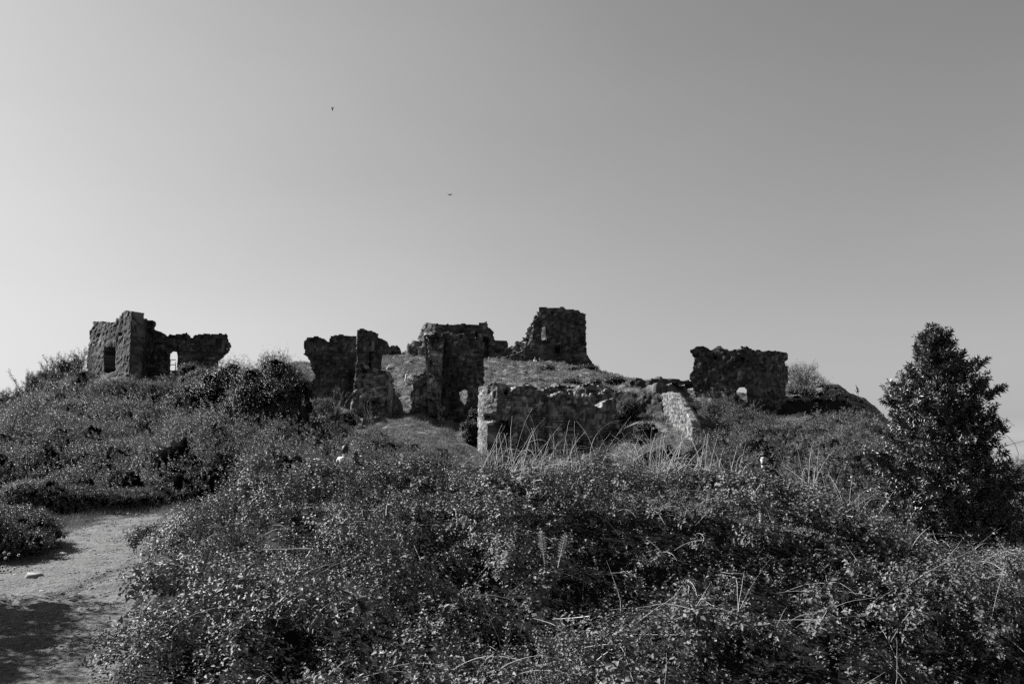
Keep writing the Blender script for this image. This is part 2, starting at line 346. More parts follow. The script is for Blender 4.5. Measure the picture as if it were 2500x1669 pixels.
def wall(name, plan, outlines, mats, parent, thick=1.2, cell=.1, holes=(), recess=(), bulge=(), stone=(.22, .36), prot=.07, rough=.05, batter=0.0, craggy=0.0, seed=1, back=0.0, zpad=0.5):
    plan = np.array([(xof(p, 950, Y), Y) for p, Y in plan], float); stone = (stone[0] * .82, stone[1] * .74)
    if back:
        plan = plan + np.array([0, back])
    seg = np.hypot(*np.diff(plan, axis=0).T); S = np.concatenate([[0], np.cumsum(seg)])
    ns = max(3, int(S[-1] / cell)); s = np.linspace(0, S[-1], ns + 1)
    Pxy = np.stack([np.interp(s, S, plan[:, 0]), np.interp(s, S, plan[:, 1])], 1)
    allp = np.concatenate([np.asarray(o, float) for o in outlines])
    zs_ = [zof(p, Y) for p in (allp[:, 1].min(), allp[:, 1].max()) for Y in (plan[:, 1].min(), plan[:, 1].max())]
    z0, z1 = min(zs_) - zpad, max(zs_) + .2
    nz_ = max(3, int((z1 - z0) / cell)); z = np.linspace(z0, z1, nz_ + 1)
    tan = np.gradient(Pxy, axis=0); k = 4
    pad = np.pad(tan, ((k, k), (0, 0)), 'edge')
    tan = np.stack([np.convolve(pad[:, c], np.ones(2 * k + 1) / (2 * k + 1), 'valid') for c in (0, 1)], 1)
    tan /= np.linalg.norm(tan, axis=1)[:, None]
    nrm = np.stack([tan[:, 1], -tan[:, 0]], 1)
    SS, ZZ = np.meshgrid(s, z, indexing='ij'); X = np.repeat(Pxy[:, :1], nz_ + 1, 1); Y = np.repeat(Pxy[:, 1:], nz_ + 1, 1)
    jag = .22 * cell
    cx = (X[:-1, :-1] + X[1:, 1:]) / 2; cy = (Y[:-1, :-1] + Y[1:, 1:]) / 2; cz = (ZZ[:-1, :-1] + ZZ[1:, 1:]) / 2
    sc_ = (SS[:-1, :-1] + SS[1:, 1:]) / 2
    bidc, _ = stone_field(sc_, cz, stone[0], stone[1], seed)
    px, py = project(cx, cy, cz)
    wob = stone[0] * F / plan[:, 1].mean() * .22
    pxw = px + (bidc - .5) * 2 * wob; pyw = py + (hash3((bidc * 1e6).astype(int), 0 * cx.astype(int), 0 * cx.astype(int), 5) - .5) * 2 * wob
    Mk = np.zeros(px.shape, bool)
    for o in outlines: Mk |= inside(pxw, pyw, o)
    for h in holes: Mk &= ~inside(px + (pxw - px) * .5, py + (pyw - py) * .5, h)
    bid, jt = stone_field(SS, ZZ, stone[0], stone[1], seed)
    front = (bid - .35) * prot - (1 - jt) * .03 + fbm(SS * .35, ZZ * .35, s=seed) * rough 
    if craggy:
        front += (vnoise(SS * 2.6, ZZ * 2.6, s=seed + 7) + .7 * vnoise(SS * 6, ZZ * 5, s=seed + 8)) * craggy
    front -= batter * (ZZ - z0)
    vx, vy = project(X, Y, ZZ)
    for poly, dep in recess: front = np.where(inside(vx, vy, poly), -(dep if dep > 2 else min(dep, thick * .85)), front)
    for poly, dep in bulge:
        xs = [p[0] for p in poly]; f = np.clip((vx - min(xs)) / (max(xs) - min(xs)), 0, 1)
        front = np.where(inside(vx, vy, poly), dep * (f * .9 + .12) + vnoise(SS * 1.6, ZZ * .9, s=4) * .15, front)
    K = max(2, int(round(thick / (cell * 2.2))))
    ni, nj = ns + 1, nz_ + 1
    idx = np.arange(ni * nj * (K + 1)).reshape(ni, nj, K + 1)
    dep = np.zeros((ni, nj, K + 1))
    for q in range(K + 1): dep[:, :, q] = thick * q / K
    dep[:, :, 0] = -front
    dep[:, :, 1:] += np.maximum(0, -front)[:, :, None] * 0 + batter * (ZZ - z0)[:, :, None] * .5
    PX = X[:, :, None] - nrm[:, None, None, 0] * dep; PYY = Y[:, :, None] - nrm[:, None, None, 1] * dep
    PZ = np.repeat(ZZ[:, :, None], K + 1, 2)
    for A_, sd in ((PX, 1), (PYY, 2), (PZ, 3)): pass
    nxs = [(hash3(idx, 0 * idx, 0 * idx, sd) - .5) * 2 * jag for sd in (1, 2, 3)]
    grp = [vnoise(PX * 2.2, PYY * 2.2, PZ * 3.2, s=30 + sd) * stone[0] * .12 for sd in (1, 2, 3)]
    bf = np.ones((1, 1, K + 1)); bf[0, 0, 0] = .2
    PX = PX + (nxs[0] + grp[0]) * bf; PYY = PYY + (nxs[1] + grp[1]) * bf; PZ = PZ + (nxs[2] + grp[2]) * bf
    F_ = []
    i, j = np.nonzero(Mk)
    F_.append(np.stack([idx[i, j, 0], idx[i + 1, j, 0], idx[i + 1, j + 1, 0], idx[i, j + 1, 0]], 1))
    F_.append(np.stack([idx[i, j, K], idx[i, j + 1, K], idx[i + 1, j + 1, K], idx[i + 1, j, K]], 1))
    Mp = np.pad(Mk, 1)
    for di, dj, a1, a2 in ((-1, 0, (0, 0), (0, 1)), (1, 0, (1, 1), (1, 0)), (0, -1, (1, 0), (0, 0)), (0, 1, (0, 1), (1, 1))):
        e = Mk & ~Mp[1 + di:Mp.shape[0] - 1 + di, 1 + dj:Mp.shape[1] - 1 + dj]
        i, j = np.nonzero(e)
        for q in range(K):
            F_.append(np.stack([idx[i + a1[0], j + a1[1], q], idx[i + a2[0], j + a2[1], q], idx[i + a2[0], j + a2[1], q + 1], idx[i + a1[0], j + a1[1], q + 1]], 1))
    Fa = np.concatenate(F_); V = np.stack([PX, PYY, PZ], -1).reshape(-1, 3)
    tone = np.zeros((ni, nj, K + 1))
    tone[:] = (.5 + 1.3 * hash3((PX * 3.5).astype(int), (PYY * 3.5).astype(int), (PZ * 4).astype(int), 8))
    tone[:, :, 0] = (.32 + 1.2 * bid + np.where(bid > .93, .8, 0)) * (.15 + .85 * jt)
    u, inv = np.unique(Fa, return_inverse=True)
    return mk(name, V[u], [inv.reshape(Fa.shape)], mats, parent, tone=tone.reshape(-1)[u])

r1 = lambda p: view(0, 700, 3.7584, p)
r2 = lambda p: view(600, 700, 3.7584, p)
r3 = lambda p: view(1100, 700, 3.7584, p)
r4 = lambda p: view(1500, 760, 3.7584, p)
Z5 = lambda p: view(1160, 740, 6.909, p)
ZC = lambda p: view(700, 780, 5.6, p)
ZE = lambda p: view(970, 770, 5.408, p)
ZH = lambda p: view(1150, 900, 6.817, p)
ZK = lambda p: view(1440, 880, 6.534, p)

# castle on the left skyline: tower face, its corner and the curtain wall that runs off to the right
A = empty('ruined_castle', at(316, 930, 62), 'tall ruined tower with dark doorway joined to broken wall with arched window on left skyline', 'ruin')
OA = r1([(795, 960), (800, 690), (785, 680), (790, 650), (805, 640), (820, 560), (828, 400), (850, 385), (860, 325), (935, 318), (965, 335), (1060, 330), (1068, 295), (1090, 288), (1090, 258), (1130, 240),
         (1150, 220), (1205, 228), (1240, 245), (1255, 290), (1258, 350), (1270, 372), (1265, 310), (1300, 310), (1320, 300), (1395, 303), (1397, 345), (1385, 375), (1410, 400), (1470, 415), (1500, 435), (1515, 462),
         (1545, 455), (1565, 438), (1650, 435), (1710, 426), (1740, 440), (1750, 468), (1770, 465), (1785, 440), (1900, 430), (2080, 433), (2085, 485), (2115, 525), (2112, 550), (2095, 595), (2060, 610), (2040, 645),
         (1995, 680), (1990, 870), (1990, 1000), (790, 1000)])
wall('tower_wall', [(205, 65.6), (316, 61)], [r1([(795, 1000), (800, 690), (785, 680), (790, 650), (805, 640), (820, 560), (828, 400), (850, 385), (860, 325), (935, 318), (965, 335), (1060, 330), (1068, 295), (1090, 288), (1090, 258), (1130, 240),
         (1150, 220), (1205, 228), (1205, 290), (1180, 1000)])], M['stone'], A, 1.0, .085,
     recess=[(r1([(962, 560), (1058, 555), (1058, 770), (1000, 800), (965, 780), (958, 650)]), 2.4), (r1([(890, 435), (922, 435), (922, 458), (890, 458)]), .6), (r1([(1092, 425), (1118, 425), (1118, 448), (1092, 448)]), .6)], prot=.07, rough=.03, seed=11)
wall('side_wall', [(317.5, 61.5), (346, 64.2)], [OA], M['stone'], A, .35, .1, recess=[(r1([(1205, 700), (1225, 650), (1290, 650), (1300, 820), (1205, 820)]), .3)], seed=12)
wall('curtain_wall', [(334, 64.4), (420, 64.2), (580, 65.5)], [OA], M['stone'], A, .55, .085,
     holes=[r1([(1533, 765), (1535, 610), (1550, 590), (1575, 580), (1605, 580), (1622, 595), (1625, 765)])],
     recess=[(r1([(1495, 780), (1495, 560), (1510, 545), (1635, 545), (1640, 780)]), .35)], seed=13)

def bar(mb, p, q, r, n=5, m=0):
    p, q = np.array(p, float), np.array(q, float); d = q - p; L = np.linalg.norm(d)
    if L < 1e-6: return
    d /= L; u = np.cross(d, [0, 0, 1] if abs(d[2]) < .9 else [1, 0, 0]); u /= np.linalg.norm(u); w = np.cross(d, u)
    t = np.arange(n) * 2 * math.pi / n
    ring = np.cos(t)[:, None] * u + np.sin(t)[:, None] * w
    V = np.concatenate([p + ring * r, q + ring * (r if not isinstance(r, tuple) else r[1])])
    i = np.arange(n)
    mb.add(V, [np.stack([i, (i + 1) % n, n + (i + 1) % n, n + i], 1), [tuple(range(n - 1, -1, -1))], [tuple(range(n, 2 * n))]], m)
def tube(mb, pts, r0, r1_, n=4, m=0):
    pts = np.asarray(pts, float); d = np.gradient(pts, axis=0); d /= np.linalg.norm(d, axis=1)[:, None] + 1e-9
    u = np.cross(d, np.array([.3, .5, .81])); u /= np.linalg.norm(u, axis=1)[:, None] + 1e-9; w = np.cross(d, u)
    t = np.arange(n) * 2 * math.pi / n; r = np.linspace(r0, r1_, len(pts))[:, None, None]
    V = (pts[:, None, :] + r * (np.cos(t)[None, :, None] * u[:, None, :] + np.sin(t)[None, :, None] * w[:, None, :])).reshape(-1, 3)
    k = np.arange(len(pts) - 1)[:, None] * n; i = np.arange(n)[None, :]
    mb.add(V, [np.stack([k + i, k + (i + 1) % n, k + n + (i + 1) % n, k + n + i], -1).reshape(-1, 4)], m)

rail = empty('guard_rail', at(419, 905, 64.3), 'thin dark metal guard rail across the arched window of the left ruin', 'railing')
for py in (878, 890):
    mb = MB(); bar(mb, at(408, py, 64.6), at(429, py, 64.6), .035); mb.build('rail', M['metal'], rail)
for px in (408.5, 428.6):
    mb = MB(); bar(mb, at(px, 877, 64.65), at(px, 906, 64.65), .035); mb.build('post', M['metal'], rail)

# C: dark heart-topped wall
C_ = empty('ruined_wall', at(800, 990, 62), 'dark ruined wall with a notch in its top leaning out to the left, beside the narrow tower', 'ruin')
wall('wall', [(735, 61), (800, 61), (880, 61.8)], [ZC([(215, 325), (240, 280), (280, 235), (420, 222), (470, 245), (530, 285), (575, 310), (580, 270), (600, 235), (650, 212), (750, 205), (800, 215), (955, 220), (960, 600),
      (900, 1000), (880, 1300), (360, 1200), (330, 1000), (325, 860), (400, 790), (350, 690), (300, 530), (270, 520), (275, 480), (230, 465), (235, 400), (220, 350)])], M['stone'], C_, 1.6, .09, seed=21, rough=.2)

# D: narrow tower with rubble front and low arch
D = empty('ruined_tower', at(900, 1030, 56), 'narrow ruined tower with rubble face over a low dark arch, left of the gap', 'ruin')
wall('upper_wall', [(866, 57.2), (908, 57.0), (940, 59.5)], [ZC([(945, 140), (1000, 125), (1060, 130), (1105, 165), (1140, 140), (1200, 175), (1240, 190), (1270, 260), (1340, 290), (1362, 330), (1340, 450), (1310, 480), (1300, 700), (1320, 800), (880, 850), (920, 600), (960, 560), (955, 440), (942, 300)])],
     M['stone'], D, 1.0, .085, recess=[(ZC([(1115, 450), (1190, 445), (1190, 500), (1160, 660), (1120, 660)]), .8)], seed=22)
wall('lower_wall', [(838, 55.2), (939, 54.6)], [ZC([(940, 580), (1000, 600), (1020, 640), (1110, 640), (1130, 680), (1280, 680), (1310, 730), (1340, 760), (1345, 1520), (780, 1520), (830, 1300), (860, 1100), (890, 900), (890, 830), (920, 740), (935, 650)])],
     M['rubble'], D, 1.4, .085, recess=[(ZC([(905, 1330), (905, 1225), (985, 1205), (1010, 1115), (1060, 1070), (1130, 1062), (1180, 1100), (1205, 1160), (1212, 1345)]), 3.0)], prot=.16, rough=.12, craggy=.17, batter=.2, seed=23, stone=(.26, .4))
wall('side_wall', [(941, 55.6), (965, 59), (985, 63)], [ZC([(1340, 750), (1380, 750), (1430, 790), (1445, 930), (1475, 950), (1480, 1020), (1540, 1080), (1600, 1190), (1610, 1300), (1400, 1560), (1330, 1560)])], M['stone'], D, .4, .1, seed=24)

# E: gatehouse half with ragged round opening
E_ = empty('ruined_gatehouse', at(1085, 1040, 57), 'tall ruined gatehouse with crumbling left edge, dark arch and ragged round opening showing grass', 'ruin')
wall('rubble_wall', [(985, 57.0), (1030, 56.2), (1075, 55.8), (1088, 56.6), (1096, 58.4)], [ZE([(60, 1480), (130, 1300), (128, 1000), (150, 960), (155, 790), (200, 780), (280, 740), (320, 660), (380, 620), (383, 490), (400, 440), (400, 330), (430, 280), (500, 260), (600, 240), (640, 225), (700, 225), (700, 1600), (60, 1600)])],
     M['rubble'], E_, .9, .085, recess=[(ZE([(285, 1350), (280, 1200), (292, 1130), (350, 1082), (410, 1100), (455, 1160), (470, 1225), (445, 1280), (330, 1350)]), 3.0)], prot=.14, rough=.12, craggy=.17, batter=.18, seed=31, stone=(.26, .4))
wall('window_wall', [(1070, 58.1), (1096, 57.9), (1140, 57.6), (1186, 57.9)], [ZE([(640, 225), (660, 215), (700, 230), (800, 260), (850, 240), (950, 235), (1000, 260), (1060, 310), (1150, 350), (1155, 380), (1140, 500), (1145, 880), (1135, 1000), (1085, 1150), (1075, 1600), (580, 1600), (580, 240)])],
     M['stone'], E_, 1.2, .085, holes=[ZE([(762, 990), (800, 960), (870, 945), (925, 975), (937, 1060), (905, 1150), (880, 1190), (812, 1187), (808, 1135), (772, 1100)])], prot=.09, seed=33)

# F: hall on the hilltop and the stumps beside it
Fh = empty('ruined_hall', at(1110, 880, 124), 'long low ruined hall with a chimney stump on the hilltop behind the gatehouse', 'ruin')
wall('wall', [(1015, 125), (1060, 122), (1245, 124)], [r2([(1575, 475), (1590, 440), (1620, 370), (1650, 332), (1690, 342), (1800, 338), (1930, 350), (1935, 338), (2000, 336), (2040, 345), (2130, 350), (2210, 352), (2218, 370), (2250, 385), (2278, 420), (2268, 440), (2290, 490), (2400, 500), (2408, 540), (2404, 680), (1650, 680), (1640, 620), (1600, 520)])],
     M['stone'], Fh, 2.0, .15, recess=[(r2([(2175, 462), (2230, 455), (2232, 615), (2175, 615)]), 4.0), (r2([(1960, 420), (1985, 420), (1985, 480), (1960, 480)]), 1.2), (r2([(2110, 420), (2125, 420), (2125, 500), (2110, 500)]), 1.2)], prot=.2, stone=(.4, .7), seed=41)
wall('chimney', [(1168, 123.2), (1192, 123.4)], [r2([(2135, 375), (2140, 325), (2180, 330), (2210, 320), (2218, 375)])], M['rubble'], Fh, 1.4, .13, prot=.25, stone=(.4, .6), seed=42)
for nm, pl, ol, sd, lb in (
    ('ruined_stump', [(975, 121), (1045, 119)], r2([(1425, 700), (1428, 600), (1440, 590), (1465, 580), (1485, 510), (1520, 490), (1590, 500), (1640, 520), (1680, 560), (1680, 700)]), 43, 'rounded rubble stump below the left end of the hilltop hall'),
    ('ruined_stump', [(920, 122), (990, 122)], ZC([(1240, 255), (1300, 255), (1345, 290), (1370, 330), (1378, 370), (1420, 360), (1515, 355), (1530, 390), (1545, 440), (1570, 460), (1640, 460), (1660, 560), (1500, 560), (1260, 520)]), 44, 'low jagged wall stump with two humps on the skyline right of the narrow tower')):
    e = empty(nm, at((ol[0][0] + ol[-1][0]) / 2, 880, 121), lb, 'ruin')
    wall('wall', pl, [ol], M['rubble'] if sd == 43 else M['stone'], e, 2.2, .16, prot=.3, rough=.4, stone=(.45, .7), seed=sd, batter=.1)

# G: keep on the summit
G = empty('ruined_keep', at(1370, 885, 117), 'high square ruined keep with small window and sloping base on the hill summit', 'ruin')
wall('front_wall', [(1225, 117.5), (1300, 115.6), (1431, 115), (1475, 117)], [Z5([(985, 300), (1050, 240), (1085, 190), (1080, 70), (1140, 62), (1250, 80), (1380, 78), (1440, 65), (1505, 75), (1520, 95), (1600, 100), (1700, 110), (1740, 125), (1800, 170), (1855, 180), (1868, 210), (1870, 600), (1875, 820), (1920, 920),
      (1980, 1010), (2085, 1100), (2100, 1200), (1300, 1170), (700, 1070), (330, 1040), (330, 950), (500, 900), (760, 830), (880, 700), (960, 600), (975, 440)])], M['stone'], G, 2.2, .14,
     recess=[(Z5([(1340, 705), (1432, 705), (1432, 842), (1345, 842)]), 3.5), (Z5([(1270, 140), (1330, 130), (1330, 240), (1290, 240)]), .5)],
     bulge=[(Z5([(1100, 560), (1103, 460), (1130, 415), (1185, 405), (1215, 460), (1222, 600), (1238, 670), (1195, 680), (1190, 630), (1165, 660), (1115, 640)]), 1.5)], prot=.08, rough=.03, stone=(.34, .62), seed=51)
wall('broken_end', [(1198, 124), (1262, 119.5), (1322, 115.9)], [Z5([(320, 1000), (320, 850), (430, 840), (490, 760), (560, 752), (620, 700), (690, 660), (780, 620), (830, 570), (875, 520), (835, 480), (880, 400), (945, 340), (950, 250), (990, 180), (1050, 145), (1085, 150), (1090, 230), (1010, 320), (985, 440), (1000, 520), (960, 640), (870, 700), (770, 830), (640, 930), (500, 1000)])],
     M['rubble'], G, 2.6, .14, recess=[(Z5([(505, 870), (505, 800), (535, 775), (570, 800), (570, 870)]), 3.0)], prot=.35, rough=.3, craggy=.4, stone=(.45, .6), seed=52)

# H: round-fronted gate tower in the middle
H = empty('ruined_gate_tower', at(1250, 1120, 46), 'low round-fronted gate tower with sunlit left edge and deep arched doorway in the centre', 'ruin')
wall('curved_wall', [(1170, 52), (1166, 49), (1167, 47.2), (1174, 45.9), (1190, 45.0), (1215, 44.5), (1250, 44.5), (1300, 45), (1346, 46.2)],
     [ZH([(155, 290), (240, 280), (340, 222), (390, 235), (420, 300), (530, 380), (540, 430), (600, 440), (650, 390), (690, 340), (770, 290), (930, 270), (990, 270), (1060, 310), (1130, 350), (1190, 380), (1220, 440), (1340, 460), (1345, 900), (1345, 1560), (100, 1560), (125, 900), (145, 400)])],
     M['gate'], H, 1.9, .07, recess=[(ZH([(215, 760), (400, 740), (800, 700), (715, 815), (715, 1560), (270, 1560), (275, 885), (215, 870)]), .35),
      (ZH([(290, 1560), (290, 960), (340, 900), (420, 860), (540, 842), (640, 862), (700, 930), (710, 1000), (710, 1560)]), 4.0)], prot=.07, rough=.06, stone=(.17, .26), seed=61)
wall('broken_wall', [(1346, 45.2), (1400, 45.6), (1440, 46.4), (1520, 46.8)], [ZH([(1340, 470), (1380, 440), (1430, 400), (1520, 370), (1640, 430), (1850, 480), (1920, 550)]) + ZK([(0, 690), (50, 720), (180, 770), (190, 700), (240, 640), (370, 600), (400, 640), (420, 880), (465, 960), (480, 1400)]) + ZH([(1340, 1560)])],
     M['rubble'], H, 1.5, .08, prot=.12, rough=.15, stone=(.2, .32), seed=62)
H4 = empty('low_wall', at(1440, 985, 52), 'low coursed stone wall stub with sunlit broken top behind the gate tower', 'ruin')
wall('wall', [(1375, 53), (1430, 51.6), (1525, 51.6)], [ZH([(1560, 700), (1610, 440), (1615, 330), (1680, 310), (1800, 285), (1880, 315), (1950, 300)]) + ZK([(20, 520), (60, 500), (130, 520), (190, 490), (240, 450), (290, 445), (400, 490), (480, 530), (515, 580), (500, 1000)]) + ZH([(1560, 1000)])],
     M['rubble'], H4, 1.4, .085, prot=.14, rough=.2, craggy=.12, batter=.1, stone=(.22, .36), seed=63)

# J / K: dark terrace wall and the pale sunlit wall coming towards the viewer
J = empty('terrace_wall', at(1580, 1010, 53), 'dark terrace wall with rounded top left of the pale sunlit wall', 'wall')
wall('wall', [(1542, 53.5), (1622, 52.2)], [ZK([(700, 1000), (710, 690), (800, 600), (860, 550), (960, 520), (1060, 515), (1175, 535), (1210, 980), (900, 1000)])], M['stone'], J, 2.5, .09, prot=.1, rough=.25, seed=64)
K_ = empty('retaining_wall', at(1660, 1060, 44), 'pale sunlit retaining wall running downhill, its upper side overgrown with ivy', 'wall')
wall('wall', [(1614, 52.6), (1640, 47), (1680, 39.5), (1696, 38.6)], [ZK([(1155, 530), (1250, 512), (1340, 530), (1420, 640), (1520, 800), (1600, 930), (1640, 1080), (1650, 1480), (1565, 1480), (1400, 1290), (1300, 1150), (1200, 950)])], M['pale'], K_, .45, .075, prot=.05, rough=.1, craggy=.05, stone=(.13, .17), seed=65)

# L: big wall on the right
L_ = empty('ruined_wall', at(1800, 985, 95), 'broad ruined wall with ragged top and low arched gap, standing on the dark bank at right', 'ruin')
wall('wall', [(1680, 95.6), (1838, 92.8), (1930, 97)], [r4([(695, 355), (735, 335), (760, 320), (820, 318), (870, 355), (905, 350), (915, 335), (965, 313), (990, 335), (1060, 355), (1160, 345), (1160, 325), (1210, 318), (1240, 335), (1290, 360), (1330, 353), (1380, 375), (1420, 363), (1570, 373), (1597, 390), (1590, 440), (1560, 460),
      (1570, 490), (1590, 510), (1592, 640), (1562, 700), (1565, 860), (1560, 960), (740, 960), (740, 850), (730, 750), (700, 650), (685, 580), (720, 540), (730, 420), (705, 380)])], M['stone'], L_, 1.3, .11,
     holes=[r4([(1150, 950), (1150, 780), (1105, 745), (1112, 710), (1140, 685), (1190, 685), (1212, 710), (1228, 755), (1225, 950)])],
     recess=[(r4([(913, 410), (942, 410), (942, 436), (913, 436)]), 1), (r4([(1163, 420), (1195, 420), (1195, 446), (1163, 446)]), 1), (r4([(1372, 434), (1390, 434), (1390, 460), (1372, 460)]), 1)], prot=.12, stone=(.3, .5), seed=71, rough=.08)

for nm, pl, ol, sd, lb in (
    ('low_wall', [(838, 52.5), (936, 52)], ZC([(800, 1500), (812, 1345), (870, 1340), (1000, 1350), (1130, 1338), (1290, 1325), (1290, 1500)]), 66, 'low grassy stone ledge in front of the narrow tower with the arch'),
    ('low_wall', [(938, 58), (990, 60)], ZC([(1330, 1420), (1400, 1300), (1470, 1250), (1560, 1240), (1640, 1300), (1640, 1420)]), 67, 'low dark rubble wall closing the gap between narrow tower and gatehouse'),
    ('low_wall', [(1325, 60), (1510, 62)], [(1325, 990), (1332, 948), (1372, 938), (1410, 944), (1440, 934), (1482, 942), (1512, 955), (1515, 990)], 70, 'low broken terrace wall crossing the hill foot behind the gate tower'),
    ('low_wall', [(1500, 56), (1545, 56)], ZK([(380, 640), (420, 520), (500, 480), (600, 500), (700, 590), (700, 720), (380, 720)]), 69, 'low stone stub behind the pale leafy corner bush')):
    e = empty(nm, at(ol[0][0], ol[0][1], pl[0][1]), lb, 'wall', 'low broken walls between the ruins')
    wall('wall', pl, [ol], M['rubble'], e, 1.0, .08, prot=.14, rough=.2, craggy=.15, stone=(.18, .3), seed=sd, batter=.15)

# I: rock outcrops on the saddle
for ol, pl, sd, lb in ((ZK([(520, 600), (540, 470), (600, 320), (700, 300), (880, 285), (1050, 270), (1060, 310), (1040, 420), (1050, 500), (960, 540), (830, 600), (740, 640)]), [(1515, 78), (1610, 76)], 1, 'craggy rock face with flat grassy top on the saddle right of the keep'),
                       (ZK([(1035, 420), (1075, 368), (1200, 362), (1400, 372), (1600, 380), (1615, 600), (1040, 600)]), [(1595, 74), (1690, 75)], 2, 'long pale-topped rock ledge just left of the broad right wall'),
                       (ZK([(1060, 420), (1080, 290), (1180, 258), (1340, 265), (1400, 300), (1480, 350), (1560, 330), (1610, 330), (1610, 420)]), [(1600, 80), (1690, 82)], 3, 'rounded rock hump on the skyline between keep and broad right wall')):
    e = empty('rock_outcrop', at(ol[0][0] + 20, ol[0][1], pl[0][1]), lb, 'rock', 'rock outcrops on the saddle')
    wall('rock_face', pl, [ol], M['rock'], e, 5.0, .13, prot=.25, rough=.8, stone=(.9, 1.4), seed=80 + sd, batter=.2)

# ------------------------------------------------------------------ vegetation
def norm(a): return a / (np.linalg.norm(a, axis=-1, keepdims=True) + 1e-9)
def leaf_mesh(base, d, nrm, L, W, fold=.25, lift=0.0):
    """folded kite leaves as one vertex/triangle array"""
    side = norm(np.cross(d, nrm)); up = norm(np.cross(side, d))
    L = np.asarray(L)[:, None]; W = np.asarray(W)[:, None]
    mid = base + d * L * .45
    v = np.stack([base, mid + side * W * .5 + up * W * fold, base + d * L - up * L * lift, mid - side * W * .5 + up * W * fold], 1)
    n = len(base); i = np.arange(n)[:, None] * 4
    return v.reshape(-1, 3), np.concatenate([i + [0, 1, 2], i + [0, 2, 3]])
def sprigs(P, A, m, Ls, size, wr=.6, e=(-.5, .5), g=rng, up=1.0):
    """leafy shoots: P base points, A shoot axes, m leaves per shoot"""
    n = len(P); A = norm(A)
    T1 = norm(np.cross(A, np.array([.31, .87, .38]))); T2 = np.cross(A, T1)
    t = (np.arange(m)[None] + g.random((n, m))) / m
    az = np.arange(m)[None] * 2.4 + g.random((n, 1)) * 6.3 + g.normal(0, .3, (n, m))
    Ls = np.broadcast_to(np.asarray(Ls, float).reshape(-1, 1), (n, m)) * 1.0
    base = P[:, None] + A[:, None] * (Ls * t)[..., None]
    el = g.uniform(e[0], e[1], (n, m)) + t * .3
    d = (np.cos(az) * np.cos(el))[..., None] * T1[:, None] + (np.sin(az) * np.cos(el))[..., None] * T2[:, None] + np.sin(el)[..., None] * A[:, None]
    nr = norm(A[:, None] * up + g.normal(0, .35, (n, m, 3)))
    sz = np.broadcast_to(np.asarray(size, float).reshape(-1, 1), (n, m)) * g.uniform(.6, 1.25, (n, m)) * (1.1 - .4 * t)
    return leaf_mesh(base.reshape(-1, 3), norm(d).reshape(-1, 3), nr.reshape(-1, 3), sz.ravel(), sz.ravel() * wr, lift=.15)
def on_blobs(c, r, dens, g=rng, depth=(.75, 1.05), low=-.35):
    """points and outward normals over ellipsoid clumps; c (n,3), r (n,3)"""
    area = 4 * math.pi * ((r[:, 0] * r[:, 1])**1.6 / 3 + (r[:, 0] * r[:, 2])**1.6 / 3 + (r[:, 1] * r[:, 2])**1.6 / 3)**(1 / 1.6)
    cnt = np.maximum(4, (area * dens * (1 - low) / 2)).astype(int)
    k = np.repeat(np.arange(len(c)), cnt); n = len(k)
    zz = g.uniform(low, 1, n); ph = g.uniform(0, 2 * math.pi, n); q = np.sqrt(1 - zz**2)
    d = np.stack([q * np.cos(ph), q * np.sin(ph), zz], 1)
    bump = 1 + .22 * fbm(d[:, 0] * 2.1 + k * 3.7, d[:, 1] * 2.1, d[:, 2] * 2.1, s=50, o=3)
    p = c[k] + d * r[k] * (g.uniform(depth[0], depth[1], n) * bump)[:, None]
    return p, norm(d / r[k])
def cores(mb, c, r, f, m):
    """added near-black solids that block light and paint the shade inside each clump"""
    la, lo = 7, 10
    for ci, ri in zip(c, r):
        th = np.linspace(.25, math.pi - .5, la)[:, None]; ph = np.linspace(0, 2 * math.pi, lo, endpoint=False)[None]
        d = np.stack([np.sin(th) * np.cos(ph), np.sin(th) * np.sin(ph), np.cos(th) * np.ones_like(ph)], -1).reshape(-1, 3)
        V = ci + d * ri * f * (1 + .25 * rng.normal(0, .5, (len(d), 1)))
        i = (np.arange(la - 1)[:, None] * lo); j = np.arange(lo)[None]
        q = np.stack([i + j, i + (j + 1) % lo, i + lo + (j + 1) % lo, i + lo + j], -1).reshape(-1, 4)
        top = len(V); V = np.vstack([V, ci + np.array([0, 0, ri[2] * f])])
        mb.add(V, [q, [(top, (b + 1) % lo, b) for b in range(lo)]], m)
def leaf_count(k): return k

# ---- near bramble thicket: one mass nobody could count
def scatter(xr, yr, step, ok, g=rng):
    xs = np.arange(xr[0], xr[1], step); ys = np.arange(yr[0], yr[1], step)
    X, Y = np.meshgrid(xs, ys); X = (X + g.uniform(-.5, .5, X.shape) * step).ravel(); Y = (Y + g.uniform(-.5, .5, Y.shape) * step).ravel()
    k = ok(X, Y); return X[k], Y[k]
def in_thicket(X, Y):
    u = X / np.maximum(Y, 1)
    edge = path_d(X, Y) > .18
    return (u < .8) & (X > -6.5) & edge & (Y > 4.5) & (Y < 16.5) & ((X > -7) & (Y < 19 + 0 * X)) & ~((X < 0) & (Y > 15.5 + .25 * X) & (path_d(X, Y) < .5))
X, Y = scatter((-7, 13), (4.6, 16.4), .5, in_thicket)
hmax = np.interp(Y, [4, 8, 11, 13.5, 15, 17], [.35, .55, .85, 1.12, .7, .5]) * np.clip(.55 + path_d(X, Y) * .5, .5, 1)
big = fbm(X * .45, Y * .45, s=61, o=3)
hol = np.clip(.9 + .7 * big + .75 * vnoise(X * .95, Y * .95, s=62), .08, 1.4)
hol = hol + (np.clip(hol, .85, 1.1) - hol) * np.clip((Y - 10.6 - .7 * vnoise(X * .8, Y * .3, s=63)) / 2.4, 0, 1)
